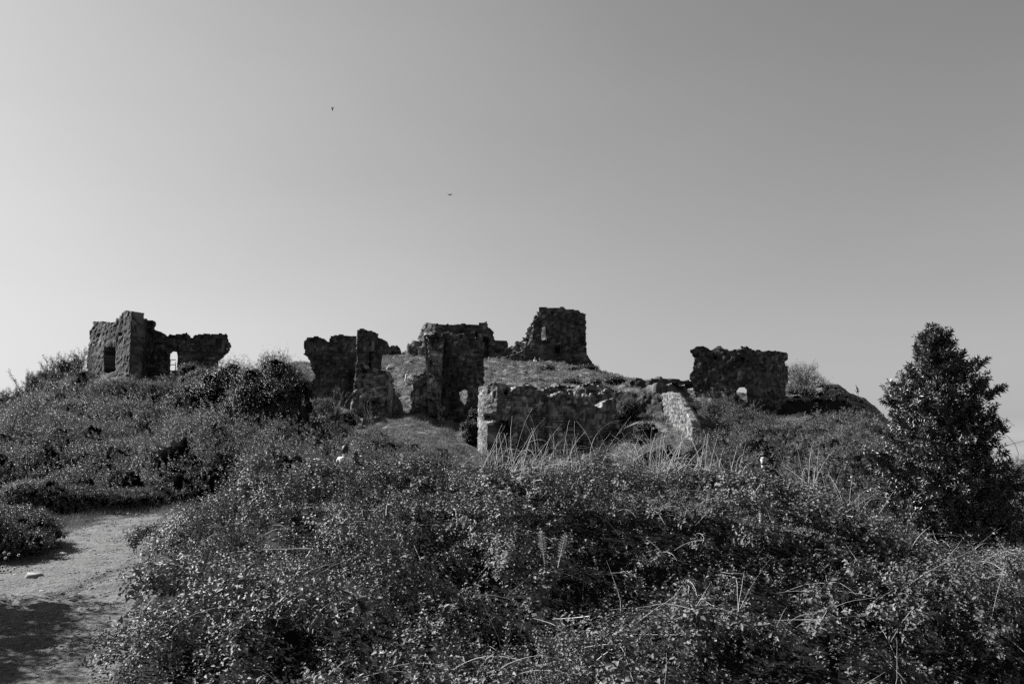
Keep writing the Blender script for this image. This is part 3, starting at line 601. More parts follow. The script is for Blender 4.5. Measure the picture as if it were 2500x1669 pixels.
r = np.stack([rng.uniform(.2, .5, len(X)), rng.uniform(.2, .5, len(X)), rng.uniform(.16, .4, len(X))], 1) * np.clip(hol, .55, 1.3)[:, None]
c = np.stack([X, Y, height(X, Y) + hmax * hol * rng.uniform(.75, 1.05, len(X)) - r[:, 2] * .55], 1)
CREST = np.array([(300, 1400), (430, 1268), (560, 1190), (640, 1150), (700, 1158), (780, 1118), (840, 1137), (900, 1118), (1000, 1130), (1170, 1136), (1300, 1142), (1450, 1122), (1600, 1146), (1750, 1148), (1830, 1152), (1866, 1160), (1900, 1162), (2000, 1192), (2100, 1235), (2200, 1295), (2350, 1335), (2600, 1345)], float)
tpx, tpy = project(c[:, 0], c[:, 1], c[:, 2] + r[:, 2])
want = np.interp(tpx, CREST[:, 0], CREST[:, 1]) + np.abs(vnoise(c[:, 0] * 1.1, c[:, 1] * 1.1, s=66)) * 16
dz = (tpy - want) / F * c[:, 1]
cr_ = (c[:, 1] > 12.9) & (c[:, 1] < 14.6); bins = np.linspace(250, 2550, 24); bi = np.digitize(tpx, bins)
dzc = np.array([np.percentile(dz[cr_ & (np.abs(bi - b) <= 1)], 60) if (cr_ & (np.abs(bi - b) <= 1)).sum() > 3 else 0 for b in range(25)])
wY = np.clip((c[:, 1] - 8.5) / 4.5, 0, 1); wY = wY * wY * (3 - 2 * wY) * np.clip((16.4 - c[:, 1]) / 1.5, 0, 1)
c[:, 2] += wY * np.clip(np.interp(tpx, (bins[1:] + bins[:-1]) / 2, dzc[1:24]), -.6, .9)
tpx, tpy = project(c[:, 0], c[:, 1], c[:, 2] + r[:, 2]); c[:, 2] += np.minimum((tpy - want) / F * c[:, 1], 0)
p, d = on_blobs(c, r, 72, depth=(.35, 1.14))
axis = norm(d * .7 + np.array([-.05, -.1, .75]) + rng.normal(0, .3, d.shape))
lsz = .062 * np.clip(1 + .55 * fbm(p[:, 0] * .9, p[:, 1] * .9, s=67, o=2), .6, 1.5)
V1, T1_ = sprigs(p, axis, 7, rng.uniform(.08, .2, len(p)), lsz, wr=.6)
print('bramble leaves', len(V1) // 4)
mb = MB(); mb.add(V1, [T1_], 0)
gx_, gy_ = scatter((-7, 13), (4.6, 16.4), .13, in_thicket)
gp = np.stack([gx_, gy_, height(gx_, gy_) + rng.uniform(.0, .1, len(gx_))], 1)
V0, T0 = sprigs(gp, rng.normal(0, .4, gp.shape) + [-.1, -.25, .8], 6, .14, .055, wr=.6); mb.add(V0, [T0], 0)
# shoots that stick out over the top
k = rng.choice(len(c), 420)
sp = c[k] + np.stack([rng.uniform(-.3, .3, 420), rng.uniform(-.3, .3, 420), r[k, 2] * .8], 1)
ax = norm(np.stack([rng.normal(0, .35, 420), rng.normal(0, .35, 420), np.ones(420)], 1))
V1, T1_ = sprigs(sp, ax, 12, rng.uniform(.2, .42, 420), .06, wr=.6, e=(-.2, .6)); mb.add(V1, [T1_], 0)
tag(mb.build('bramble_thicket', [M['bramble']]), kind='stuff')

def arc(p, d, L, bend, n=7, g=random):
    """points of a cane that leaves p along d and bends over"""
    pts = [np.array(p, float)]; d = np.array(d, float); d /= np.linalg.norm(d)
    for i in range(n):
        pts.append(pts[-1] + d * L / n); d = d + np.array([0, 0, -bend / n]) + rng.normal(0, .05, 3); d /= np.linalg.norm(d)
    return pts
# dead canes and stems caught in the thicket
mb = MB()
def thicket_top(x, y): 
    i = np.argmin((c[:, 0] - x)**2 + (c[:, 1] - y)**2); return c[i, 2] + r[i, 2]
for q in range(1500):
    i = rng.integers(len(c)); x, y = c[i, 0], c[i, 1]; px_, _ = project(x, y, c[i, 2])
    if rng.random() > (.95 if 1350 < px_ < 2050 else .4): continue
    L = rng.uniform(.2, .9); a_ = rng.uniform(0, 6.3); el = rng.normal(.1, .45)
    tube(mb, arc((x, y, c[i, 2] + r[i, 2] * 1.0), (math.cos(a_) * math.cos(el), math.sin(a_) * math.cos(el), math.sin(el)), L, rng.uniform(.1, .9)), rng.uniform(.002, .0055), .0012, 3)
tag(mb.build('dry_canes', M['straw']), kind='stuff')

# ---- scrub cover on the slopes beyond the path
def cover(name, poly_px, step, rr, hh, dens, size, mat, yr, xr, m=6, wr=.6, seed=5, hole=.0, low=-.25):
    g = np.random.default_rng(seed)
    def ok(X, Y):
        px, py = project(X, Y, height(X, Y, False)); k = np.zeros(X.shape, bool)
        for pl in poly_px: k |= inside(px, py, pl)
        return k & (path_d(X, Y) > .3) & (fbm(X * .3, Y * .3, s=seed) > hole - 1.2)
    X, Y = scatter(xr, yr, step, ok, g)
    n = len(X); q = np.clip(1 + .8 * fbm(X * .3, Y * .3, s=seed + 2, o=3), .35, 1.8)
    r = np.stack([g.uniform(*rr, n), g.uniform(*rr, n), g.uniform(*hh, n)], 1) * q[:, None]
    c = np.stack([X, Y, height(X, Y) + r[:, 2] * g.uniform(.0, .6, n)], 1)
    dist = np.clip(Y / 30, .8, 2.2)
    p, d = on_blobs(c, r, dens, g, low=low)
    sc = np.clip(p[:, 1] / 34, .8, 1.7)
    keep = g.random(len(p)) < 1 / sc**2
    p, d, sc = p[keep], d[keep], sc[keep]
    V, T = sprigs(p, norm(d * .7 + np.array([0, 0, .8]) + g.normal(0, .35, d.shape)), m, size * 2.2 * sc, size * sc, wr=wr, g=g)
    mb = MB(); mb.add(V, [T], 0); cores(mb, c, r, .5, 1)
    print(name, len(V) // 4, len(c))
    o = mb.build(name, [M[mat], M['shade_core']]); return tag(o, kind='stuff')
cover('scrub', [[(-60, 1030), (60, 1000), (120, 985), (230, 972), (330, 972), (430, 978), (440, 1060), (520, 1128), (760, 1128), (830, 1050), (880, 1100), (900, 1220), (-60, 1245)]],
      1.0, (.45, 1.0), (.4, 1.15), 24, .075, 'scrub', (23.5, 62), (-38, -4), seed=101)
cover('scrub', [[(1690, 1060), (1760, 1045), (1850, 1050), (2000, 1045), (2200, 1080), (2330, 1150), (2520, 1240), (2600, 1330), (1500, 1300), (1440, 1175), (1560, 1150), (1700, 1125)]],
      1.0, (.45, 1.0), (.3, .75), 22, .075, 'scrub', (23, 92), (2, 52), seed=103)
cover('scrub', [[(890, 1060), (1000, 1110), (1090, 1125), (1150, 1165), (1500, 1175), (1500, 1260), (850, 1260)]],
      .8, (.4, .7), (.22, .45), 24, .06, 'scrub', (23.8, 42), (-9, 6), seed=104)
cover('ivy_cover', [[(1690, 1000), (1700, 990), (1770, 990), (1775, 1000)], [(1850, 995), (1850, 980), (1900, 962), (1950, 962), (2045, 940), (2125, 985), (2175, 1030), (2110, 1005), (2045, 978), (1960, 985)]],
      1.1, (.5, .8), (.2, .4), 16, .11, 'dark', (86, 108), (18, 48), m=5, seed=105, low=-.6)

# ---- individual shrubs
def shrub(name, lobes, label, mat='scrub', leaf=.06, dens=30, m=6, wr=.55, group=None, seed=1, core=.42, stems=5):
    """lobes: (px, py, Y, rx, rz) ellipses that make up the crown"""
    g = np.random.default_rng(seed)
    L = np.array([[*at(a, b, Y), rx, rx * .85, rz] for a, b, Y, rx, rz in lobes])
    if group != 'bushes on the left slope':
        ext = []
        for lx, ly, lz, a_, b_, c_ in L:
            gz_ = float(height(lx, ly)); q_ = 0
            while lz - c_ * .6 > gz_ and q_ < 4: lz -= c_ * .8; q_ += 1; ext.append([lx, ly, lz, a_ * .95, b_ * .95, c_])
        if ext: L = np.vstack([L, ext])
    # break every lobe into smaller clumps on its surface
    pc, pd = on_blobs(L[:, :3], L[:, 3:], 1.0, g, depth=(.6, .95), low=-.6)
    cl_c, cl_r = [], []
    for ci, ri in zip(L[:, :3], L[:, 3:]):
        nn = int(18 + 14 * ri.mean()); dd = norm(g.normal(0, 1, (nn, 3))); dd[:, 2] = np.abs(dd[:, 2]) * .9 - .25
        cl_c.append(ci + dd * ri * g.uniform(.62, .85, (nn, 1))); cl_r.append(np.repeat((ri * .36)[None], nn, 0) * g.uniform(.7, 1.25, (nn, 1)))
    cc, cr = np.vstack(cl_c), np.vstack(cl_r)
    base = np.array([L[:, 0].mean(), L[:, 1].mean()]); zb = float(height(base[0], base[1]))
    root = empty(name, (base[0], base[1], zb), label, 'shrub', group)
    p, d = on_blobs(cc, cr, dens * 1.15, g, low=-.7, depth=(.5, 1.1))
    V, T = sprigs(p, norm(d * .7 + np.array([0, 0, .6]) + g.normal(0, .35, d.shape)), m, leaf * 2.2, leaf, wr=wr, g=g)
    mb = MB(); mb.add(V, [T], 0); cores(mb, np.vstack([L[:, :3], cc]), np.vstack([L[:, 3:] * .8, cr]), core, 1)
    mb.build('foliage', [M[mat], M['shade_core']], root)
    mb = MB()
    for q in range(stems):
        i = g.integers(len(L)); tx = L[i, :3] + np.array([g.uniform(-.3, .3) * L[i, 3], 0, L[i, 5] * .3])
        b0 = np.array([base[0] + g.uniform(-.3, .3), base[1] + g.uniform(-.3, .3), zb - .15])
        pts = [b0 + (tx - b0) * t + np.array([0, 0, .25 * math.sin(t * 3.1)]) for t in np.linspace(0, 1, 6)]
        tube(mb, pts, .05, .015, 5)
    mb.build('stem', M['darktwig'], root)
    return root
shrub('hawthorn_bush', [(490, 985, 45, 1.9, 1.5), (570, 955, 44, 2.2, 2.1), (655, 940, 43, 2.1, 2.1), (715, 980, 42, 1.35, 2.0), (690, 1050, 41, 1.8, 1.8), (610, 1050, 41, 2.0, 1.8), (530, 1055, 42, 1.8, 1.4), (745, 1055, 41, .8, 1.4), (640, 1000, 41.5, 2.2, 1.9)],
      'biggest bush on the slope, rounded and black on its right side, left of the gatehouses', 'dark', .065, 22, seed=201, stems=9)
shrub('scrub_bush', [(300, 960, 50, 2.2, 1.2), (365, 965, 50, 2.0, 1.0), (440, 962, 52, 2.0, .9), (500, 945, 54, 1.5, 1.0)], 'wide pale twiggy bush below the left ruin', 'scrub', .07, 20, seed=202)
shrub('scrub_bush', [(230, 1010, 44, 2.2, 1.3), (330, 1020, 43, 2.2, 1.2), (160, 1040, 42, 1.7, 1.0)], 'broad grey bush on the left slope under the twiggy bush', 'scrub', .065, 20, seed=203)
shrub('elder_bush', [(470, 905, 59, 1.0, .8), (505, 925, 58, 1.3, .9)], 'leafy bush growing against the foot of the left ruin right of its arched window', 'scrub', .1, 14, m=5, seed=204, wr=.7)
shrub('scrub_bush', [(780, 1000, 50, 1.2, 1.0), (830, 1030, 47, 1.3, .9), (800, 1060, 44, 1.5, .9), (870, 1075, 42, 1.4, .7)], 'feathery pale bush at the foot of the narrow ruined tower', 'scrub', .05, 30, seed=205)
shrub('ivy_bush', [(25, 1335, 16.2, .75, .55), (75, 1300, 17.2, .6, .5), (40, 1275, 17.8, .8, .4), (-60, 1320, 16, .8, .7)], 'dark ivy bush at the left edge beside the path, dandelion clocks at its foot', 'bramble', .05, 90, seed=206, stems=3)
shrub('scrub_bush', [(100, 1200, 22.5, 1.0, .45), (190, 1215, 23, 1.0, .4), (270, 1220, 23.5, .9, .35), (340, 1215, 24, .8, .35), (410, 1205, 25, .9, .4)], 'low bramble hedge along the far side of the path', 'scrub', .045, 60, seed=207, stems=4)
shrub('scrub_bush', [(1535, 1000, 49, .8, 1.0), (1540, 972, 50, .6, .55), (1515, 1020, 48.5, .4, .7)], 'pale leafy bush filling the corner between gate tower and terrace wall', 'scrub', .05, 50, seed=208, stems=3, core=.45)
shrub('ivy_bush', [(1580, 1050, 44, .7, .6), (1560, 1078, 42, .5, .4)], 'small dark rounded bush left of the foot of the pale sunlit wall', 'dark', .05, 36, seed=209, stems=3)
shrub('ivy_bush', [(1648, 966, 49, .4, .3), (1664, 985, 46, .5, .45), (1684, 1008, 43, .5, .6), (1698, 1040, 40.5, .35, .7)], 'ivy hanging over the upper edge of the pale sunlit wall', 'scrub', .04, 70, seed=210, stems=2, core=.5)
shrub('scrub_bush', [(1740, 1035, 52, 1.6, 1.0), (1800, 1040, 54, 1.8, 1.0), (1850, 1055, 56, 1.6, .9), (1780, 1010, 56, 1.0, .9)], 'dense bush right of the pale wall, below the black bank', 'scrub', .065, 22, seed=211)
shrub('scrub_bush', [(1900, 1070, 45, 1.8, .8), (1990, 1080, 46, 1.9, .8), (2080, 1085, 46, 1.8, .8), (2160, 1100, 44, 1.6, .8)], 'long low tangle of scrub running from the bearded man towards the laurel tree', 'scrub', .06, 24, seed=212)
shrub('elder_bush', [(1165, 1015, 50, .5, .7), (1150, 1045, 48, .7, .6)], 'small dark bush against the left side of the round-fronted gate tower', 'dark', .05, 40, seed=213, stems=2)
shrub('ivy_bush', [(1020, 1012, 56, .9, .35), (1050, 1018, 55, .6, .3)], 'low stony hummock overgrown with ivy before the dark arch', 'dark', .07, 24, seed=214, stems=2)
shrub('scrub_bush', [(2490, 1210, 26, .9, .8), (2530, 1180, 27, 1.2, 1.0), (2480, 1250, 25, 1.0, .8), (2500, 1300, 24, 1.2, .9)], 'grey bush at the right edge behind the laurel tree', 'scrub', .05, 50, seed=215, stems=4)
shrub('scrub_bush', [(2180, 1230, 24, 1.2, .7), (2230, 1290, 21, 1.1, .6), (2130, 1200, 27, 1.1, .6)], 'dark low bush under the left side of the laurel tree', 'scrub', .05, 55, seed=216, stems=4)
for i, (px, py, Y, rx, rz, lb) in enumerate((
    (250, 1050, 38, 1.7, 1.0, 'bush in the middle of the left slope, left of the ruin foot'), (350, 1085, 35, 1.4, .9, 'bush right of the middle on the left slope'),
    (560, 1160, 29, 1.2, .6, 'bush under the left end of the big dark bush'),
    (650, 1165, 28, 1.2, .6, 'bush under the middle of the big dark bush'), (740, 1160, 29, 1.1, .5, 'bush under the right end of the big dark bush'), (100, 1040, 42, 1.3, .8, 'bush high on the left slope under the saplings'), (940, 1090, 34, 1.0, .5, 'low bush at the foot of the grassy knoll'))):
    shrub('scrub_bush', [(px, py + 14, Y, rx * 1.3, rz * .8), (px + 35, py + 20, Y - 1, rx, rz * .6), (px - 32, py + 10, Y + 1, rx, rz * .6)], lb, 'scrub', .055, 36, group='bushes on the left slope', seed=260 + i, core=.22)
for i, (px, py, Y, rx, rz, lb) in enumerate((
    (110, 980, 55, .45, .4, 'small dark round bush on the bare grassy slope at far left'), (40, 1025, 50, .9, .5, 'dark bush at the left edge low on the skyline slope'),
    (190, 948, 57, .55, .3, 'low dark clump just below the left tower corner'), (70, 1000, 54, .3, .2, 'tiny dark clump on the grassy left slope'))):
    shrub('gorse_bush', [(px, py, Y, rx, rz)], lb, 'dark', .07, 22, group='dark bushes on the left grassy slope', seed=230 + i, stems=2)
for i, (px, py, Y, rx, rz, lb) in enumerate((
    (1330, 905, 101, 1.6, .8, 'dark gorse patch on the hill below the keep, left of centre'), (1400, 905, 104, 1.3, .4, 'flat dark patch on the hill below the keep window'), (1430, 900, 107, 1.6, .45, 'dark patch on the hill below the keep corner'),
    (1315, 935, 84, 1.1, .35, 'black scrub behind the top of the gate tower'), (1395, 935, 82, 1.1, .25, 'flat black scrub behind the broken wall'), (1455, 935, 80, .7, .4, 'dark hollow bush left of the saddle rocks'), (1500, 930, 84, 1.2, .45, 'furry dark bush at the left end of the saddle rocks'),
    (1180, 905, 100, .7, .3, 'little dark tuft on the hill right of the gatehouse'))):
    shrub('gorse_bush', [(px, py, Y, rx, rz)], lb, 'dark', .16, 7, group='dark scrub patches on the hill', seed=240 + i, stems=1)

# ---- twiggy saplings against the sky
def branchy(name, px, Y, h, w, nb, label, leafn=0, leafs=.05, lean=0.0, group=None, seed=1, mat='twig', lmat='scrub', r0=.03, sub=4, cat='shrub', z=None, up=1.4):
    g = np.random.default_rng(seed)
    x = float(xof(px, 950, Y)); zb = float(height(x, Y)) if z is None else z
    root = empty(name, (x, Y, zb), label, cat, group)
    mb = MB(); P, A = [], []
    for q in range(nb):
        d = np.array([g.normal(0, 1) * w + lean, g.normal(0, 1) * w, up]); L = h * g.uniform(.55, 1.0)
        pts = arc((x + g.normal(0, .15) * w * h, Y + g.normal(0, .15) * w * h, zb - .1), d, L, g.uniform(-.1, .35), 7)
        tube(mb, pts, r0, r0 * .25, 4)
        for s_ in range(sub):
            k = g.integers(2, 7); b = pts[k]; d2 = norm(pts[k] - pts[k - 1] + g.normal(0, .45, 3) * np.linalg.norm(pts[k] - pts[k - 1]))
            p2 = arc(b, d2, L * g.uniform(.15, .4), g.uniform(-.2, .3), 4); tube(mb, p2, r0 * .45, r0 * .15, 3)
            for t in p2[1:]: P.append(t); A.append(d2)
        for t in pts[3:]: P.append(t); A.append(d)
    mb.build('branches', M[mat], root)
    if leafn:
        P = np.repeat(np.array(P), leafn, 0); A = np.repeat(np.array(A), leafn, 0)
        V, T = sprigs(P + g.normal(0, .04, P.shape), A + g.normal(0, .3, A.shape), 5, leafs * 2.5, leafs, g=g)
        mk('leaves', V, [T], M[lmat], root)
    return root
for i, (px, Y, h, w, nb, lb) in enumerate((
    (70, 60, 3.4, .35, 9, 'tall leggy sapling clump leftmost on the left skyline'), (112, 61, 3.2, .22, 6, 'slim twiggy sapling with a bushy tip on the left skyline'),
    (146, 62, 2.6, .3, 6, 'twiggy sapling with hooked side branch on the left skyline'), (184, 62.5, 2.8, .45, 9, 'dense twiggy sapling nearest the left tower'))):
    branchy('twiggy_sapling', px, Y, h * .8, w, nb + 4, lb, 2, .09, .12, 'saplings on the left skyline', 300 + i, r0=.035)
for i, (px, Y, h, lb) in enumerate(((20, 58, 1.4, 'low scrub row at the left edge of the skyline'), (48, 59, 1.6, 'low scrub between left edge and tall sapling clump'), (92, 60.5, 1.7, 'low scrub between the first two saplings'), (130, 61.5, 1.6, 'low scrub between the slim and the hooked sapling'), (165, 62, 1.2, 'low scrub right of the hooked sapling'))):
    branchy('scrub_row', px, Y, h, .8, 26, lb, 2, .09, .1, 'low scrub along the left skyline', 310 + i, r0=.02)
for i, (px, Y, h, lb) in enumerate(((612, 45, 3.6, 'leafy whip rising left of the big dark bush'), (645, 44, 3.7, 'bundle of leaning whips above the big dark bush'), (680, 44, 3.7, 'thin leaning whips above the right of the big dark bush'), (598, 46, 3.1, 'short leafy whip left above the big dark bush'))):
    branchy('tall_whip', px, Y, h + .9, .13, 9, lb, 1, .05, .25, 'whips rising above the big dark bush', 320 + i, r0=.018)
shrub('skyline_bush', [(1955, 915, 110, 2.6, 2.1), (1985, 935, 110, 2.0, 1.6), (1935, 935, 110, 1.8, 1.5)], 'round airy bush on the skyline right of the broad ruined wall', 'scrub', .1, 2.6, seed=217, core=.03)
branchy('bare_sapling', 1960, 111, 5.5, .5, 22, 'bare branches of a sapling standing in the round bush right of the broad wall', 1, .16, 0, None, 331, r0=.05)
branchy('bare_sapling', 820, 46, 2.6, .35, 9, 'sapling with pale bare twigs before the dark leaning wall', 1, .06, .1, None, 332)
branchy('bare_sapling', 905, 49, 2.2, .3, 12, 'tall thin twigs in front of the low dark arch', 0, .05, 0, None, 333, r0=.014)

for i, (px, Y, h, lb) in enumerate(((60, 36, 1.7, 'ragged upright thorn at the left edge of the slope'), (130, 44, 1.9, 'ragged thorn on the left slope under the first saplings'), (185, 35, 1.6, 'ragged thorn on the lower left slope'),
        (240, 48, 2.2, 'tall thorn just below the tower doorway'), (285, 40, 1.9, 'ragged thorn in the middle of the left slope'), (330, 50, 2.3, 'tall pale thorn below the right corner of the left tower'), (380, 43, 1.5, 'ragged thorn on the slope below the arched window'),
        (440, 50, .8, 'pale thorn right below the arched window'), (455, 37, 1.6, 'ragged thorn left of the big dark bush'), (500, 52, 2.0, 'tall thorn at the right end of the left ruin'), (770, 46, 2.0, 'pale thorn at the right foot of the big dark bush'), (800, 42, 1.7, 'ragged thorn before the dark leaning wall'),
        (1735, 50, 2.2, 'feathery thorn right of the pale wall'), (1790, 54, 2.6, 'tallest feathery thorn below the broad ruined wall'), (1850, 52, 1.9, 'ragged thorn under the arched gap'), (1930, 44, 1.6, 'ragged thorn right of the bearded man'), (2010, 47, 1.8, 'dark-stemmed thorn on the right slope'), (2090, 42, 1.7, 'ragged thorn left of the laurel tree'), (2140, 36, 1.7, 'ragged thorn touching the laurel tree'))):
    branchy('thorn_bush', px, Y, h, .55, 16, lb, 3, .075, 0, 'ragged thorn bushes on the slopes', 360 + i, r0=.016, sub=5)

# ---- laurel tree on the right
def laurel():
    g = np.random.default_rng(400)
    Y0 = 16.4; cxp = 2318
    base = at(cxp, 1330, Y0); base[2] = float(height(base[0], base[1]))
    root = empty('laurel_tree', base, 'glossy evergreen laurel tree with pointed crown at right, tallest plant in view', 'tree')
    pyv = np.array([798, 830, 860, 900, 935, 975, 1000, 1060, 1100, 1140, 1180, 1220, 1260, 1310, 1350])
    lef = np.array([2276, 2262, 2248, 2225, 2200, 2178, 2182, 2150, 2128, 2122, 2128, 2145, 2165, 2200, 2230])
    rig = np.array([2284, 2312, 2330, 2375, 2415, 2425, 2415, 2425, 2428, 2445, 2468, 2482, 2490, 2500, 2490])
    cen = np.interp(pyv, [798, 900, 1100, 1350], [2280, 2300, 2300, 2320])
    mb = MB(); tip = []
    top = at(2281, 810, Y0)
    tr = [base + (top - base) * t + np.array([.06 * math.sin(t * 5), .05 * math.cos(t * 4), 0]) for t in np.linspace(0, 1, 12)]
    tube(mb, tr, .09, .012, 7); mb.build('trunk', M['darktwig'], root)
    mb = MB(); P, A = [], []
    for q in range(300):
        f = g.random()**.8; py = 812 + f * 520
        t = (1330 - py) / 530; b = base + (top - base) * max(0.03, t - .10 - .08 * g.random())
        th = g.uniform(0, 2 * math.pi); cth, sth = math.cos(th), math.sin(th)
        cpx_ = np.interp(py, pyv, cen); rp = (np.interp(py, pyv, rig) - cpx_) if cth > 0 else (cpx_ - np.interp(py, pyv, lef))
        rm = rp * Y0 / F; R = rm * (g.uniform(.5, 1.0) if g.random() < .78 else g.uniform(1.0, 1.2)); other = .5 * (np.interp(py, pyv, rig) - np.interp(py, pyv, lef)) * Y0 / F * .8
        e = at(cpx_, py, Y0) + np.array([R * cth, min(other, 1.1) * g.uniform(.6, 1) * sth, 0])
        if abs(cth) < .4: e[0] += g.uniform(-.2, .2)
        mid = (b + e) / 2 + np.array([0, 0, -.06])
        pts = np.array([b * (1 - u_)**2 + mid * 2 * u_ * (1 - u_) + e * u_**2 for u_ in np.linspace(0, 1, 7)])
        tube(mb, pts, .016, .004, 4)
        dirn = norm(pts[-1] - pts[-2] + np.array([0, 0, .06]))
        for s_ in range(9):
            k = g.integers(3, 7); d2 = norm(dirn + g.normal(0, .5, 3) + np.array([0, 0, .25])); L = g.uniform(.1, .26)
            b2 = pts[k] + g.normal(0, .03, 3); P.append(b2); A.append(d2 * L)
        P.append(pts[-1] - dirn * .1); A.append(dirn * .26)
    # named side shoots of the outline
    for (a0, b0, a1, b1) in ((2275, 840, 2279, 800), (2262, 850, 2254, 822), (2300, 850, 2318, 812), (2310, 870, 2328, 840), (2380, 910, 2402, 880), (2360, 905, 2383, 880), (2400, 960, 2453, 940), (2395, 975, 2440, 955), (2380, 1060, 2450, 1028),
                            (2390, 1045, 2436, 1040), (2400, 1140, 2468, 1128), (2410, 1150, 2460, 1145), (2400, 1180, 2470, 1180), (2440, 1200, 2490, 1182), (2220, 960, 2188, 937), (2200, 1000, 2162, 980), (2215, 990, 2175, 972), (2160, 1060, 2140, 1045),
                            (2230, 910, 2210, 925), (2245, 880, 2240, 850)):
        s0, s1 = at(a0, b0, Y0), at(a1, b1, Y0 + g.uniform(-.2, .2)); tube(mb, [s0, (s0 + s1) / 2 + [0, 0, -.02], s1], .01, .004, 4)
        for t in np.linspace(.1, .9, 7): P.append(s0 + (s1 - s0) * t + g.normal(0, .02, 3)); A.append((s1 - s0) / np.linalg.norm(s1 - s0) * .12 + g.normal(0, .02, 3))
    mb.build('branches', M['darktwig'], root)
    P, A = np.array(P), np.array(A); Ln = np.linalg.norm(A, axis=1)
    V, T = sprigs(P, A, 14, Ln, .115, wr=.34, e=(.1, .95), g=g, up=.8)
    # inner leaves that close the crown
    n = 2900; f = g.random(n)**.75; py = 850 + f * 480; cp = np.interp(py, pyv, cen); th = g.uniform(0, 2 * math.pi, n)
    rp = np.where(np.cos(th) > 0, np.interp(py, pyv, rig) - cp, cp - np.interp(py, pyv, lef)) * Y0 / F * np.sqrt(g.random(n)) * .82
    C3 = np.stack([xof(cp, py, Y0) + rp * np.cos(th), Y0 + np.minimum(rp, 1.1) * np.sin(th), zof(py, Y0)], 1)
    V2, T2 = sprigs(C3, g.normal(0, .5, (n, 3)) + [0, 0, .8], 6, .14, .085, wr=.38, e=(0, .8), g=g)
    print('laurel', len(V) // 4, len(V2) // 4)
    mk('crown', np.vstack([V, V2]), [np.vstack([T, T2 + len(V)])], M['laurel'], root)
laurel()

# ---- tree out of the frame on the left whose shadow falls over the path
def shade_tree(x, y, h, rad, seed, label):
    g = np.random.default_rng(seed); zb = float(height(x, y))
    root = empty('hedge_tree', (x, y, zb), label, 'tree', 'trees left of the path')
    mb = MB(); tube(mb, [(x, y, zb - .1), (x + .1, y, zb + h * .4), (x, y, zb + h * .8)], .12, .04, 6); mb.build('trunk', M['darktwig'], root)
    n = 26; d = norm(g.normal(0, 1, (n, 3))); cc = np.array([x, y, zb + h * .62]) + d * np.array([rad, rad, h * .36]) * g.uniform(.4, .95, (n, 1))
    cr = np.repeat(np.array([[.32, .32, .26]]), n, 0) * rad * g.uniform(.7, 1.3, (n, 1))
    p, dd = on_blobs(cc, cr, 34, g, low=-.9); V, T = sprigs(p, dd + [0, 0, .3], 6, .2, .08, g=g)
    mb = MB(); mb.add(V, [T], 0); cores(mb, cc, cr, .35, 1); mb.build('crown', [M['scrub'], M['shade_core']], root)
shade_tree(-10.5, 10.4, 5.0, 1.9, 501, 'leafy tree left of the path nearest the viewer, outside the picture')
shade_tree(-11.1, 12.3, 4.8, 1.8, 502, 'second leafy tree left of the path, outside the picture')
shade_tree(-9.6, 8.8, 4.8, 1.7, 503, 'leafy tree left of the path behind the lower picture edge')

# ---- grass: path verges, knoll and hill
def blades(name, X, Y, h, w, per, seed, spread=.05, mat='grass', lean=.5):
    g = np.random.default_rng(seed); n = len(X) * per
    x = np.repeat(X, per) + g.normal(0, spread, n); y = np.repeat(Y, per) + g.normal(0, spread, n)
    hh = (np.repeat(h, per) if np.ndim(h) else h) * g.uniform(.5, 1.2, n); ww = (np.repeat(w, per) if np.ndim(w) else w)
    b = np.stack([x, y, height(x, y) - .01], 1)
    d = norm(np.stack([g.normal(.1, lean, n), g.normal(0, lean, n), np.ones(n)], 1))
    V, T = leaf_mesh(b, d, norm(g.normal(0, 1, (n, 3))), hh, np.ones(n) * ww, fold=.1, lift=.0)
    return tag(mk(name, V, [T], M[mat]), kind='stuff')
X, Y = scatter((-17, 9), (5, 25), .075, lambda X, Y: (path_d(X, Y) > -.12) & (path_d(X, Y) < np.where((X < -9) & (Y > 17), 4.5, 1.6)) & (fbm(X * 1.5, Y * 1.5, s=71) > -.25 + .3 * 0) & ((X < -4.2) | (Y > 17)) & ((path_d(X, Y) > .1) | (fbm(X * 2.5, Y * 2.5, s=72) > .15)))
blades('verge_grass', X, Y, np.clip(.05 + path_d(X, Y) * .12, .04, .22), .008, 6, 601)
def reg(poly, yr, xr, step, extra=None):
    def ok(X, Y):
        px, py = project(X, Y, height(X, Y, False)); k = inside(px, py, poly)
        return k & (fbm(X * .8, Y * .8, s=73) > -.3)
    return scatter(xr, yr, step, ok)
X, Y = reg([(900, 1020), (1180, 1010), (1190, 1090), (1130, 1130), (900, 1090)], (36, 60), (-12, 0), .2)
blades('knoll_grass', X, Y, .22, .022, 6, 602, .1)
X, Y = reg([(1150, 1150), (1180, 1060), (1350, 1050), (1560, 960), (1720, 1000), (1700, 1110), (1560, 1150)], (34, 66), (-4, 16), .24)
blades('terrace_grass', X, Y, .26, .03, 6, 607, .1)
X, Y = reg([(2150, 1400), (2520, 1330), (2600, 1500), (2200, 1500)], (14, 30), (6, 24), .14)
blades('hollow_grass', X, Y, .3, .012, 7, 608, .06)
X, Y = reg([(-20, 1060), (60, 980), (210, 900), (230, 940), (60, 1090)], (46, 64), (-44, -28), .28)
blades('slope_grass', X, Y, .25, .03, 6, 603, .12)
X, Y = reg([(690, 940), (700, 890), (950, 860), (1450, 870), (1700, 925), (1700, 1000), (1200, 1000), (900, 1000)], (64, 121), (-35, 26), .42)
blades('hill_grass', X, Y, .34, np.clip(Y / 1600, .04, .08), 6, 604, .16, lean=.9)
print('hill tufts', len(X))

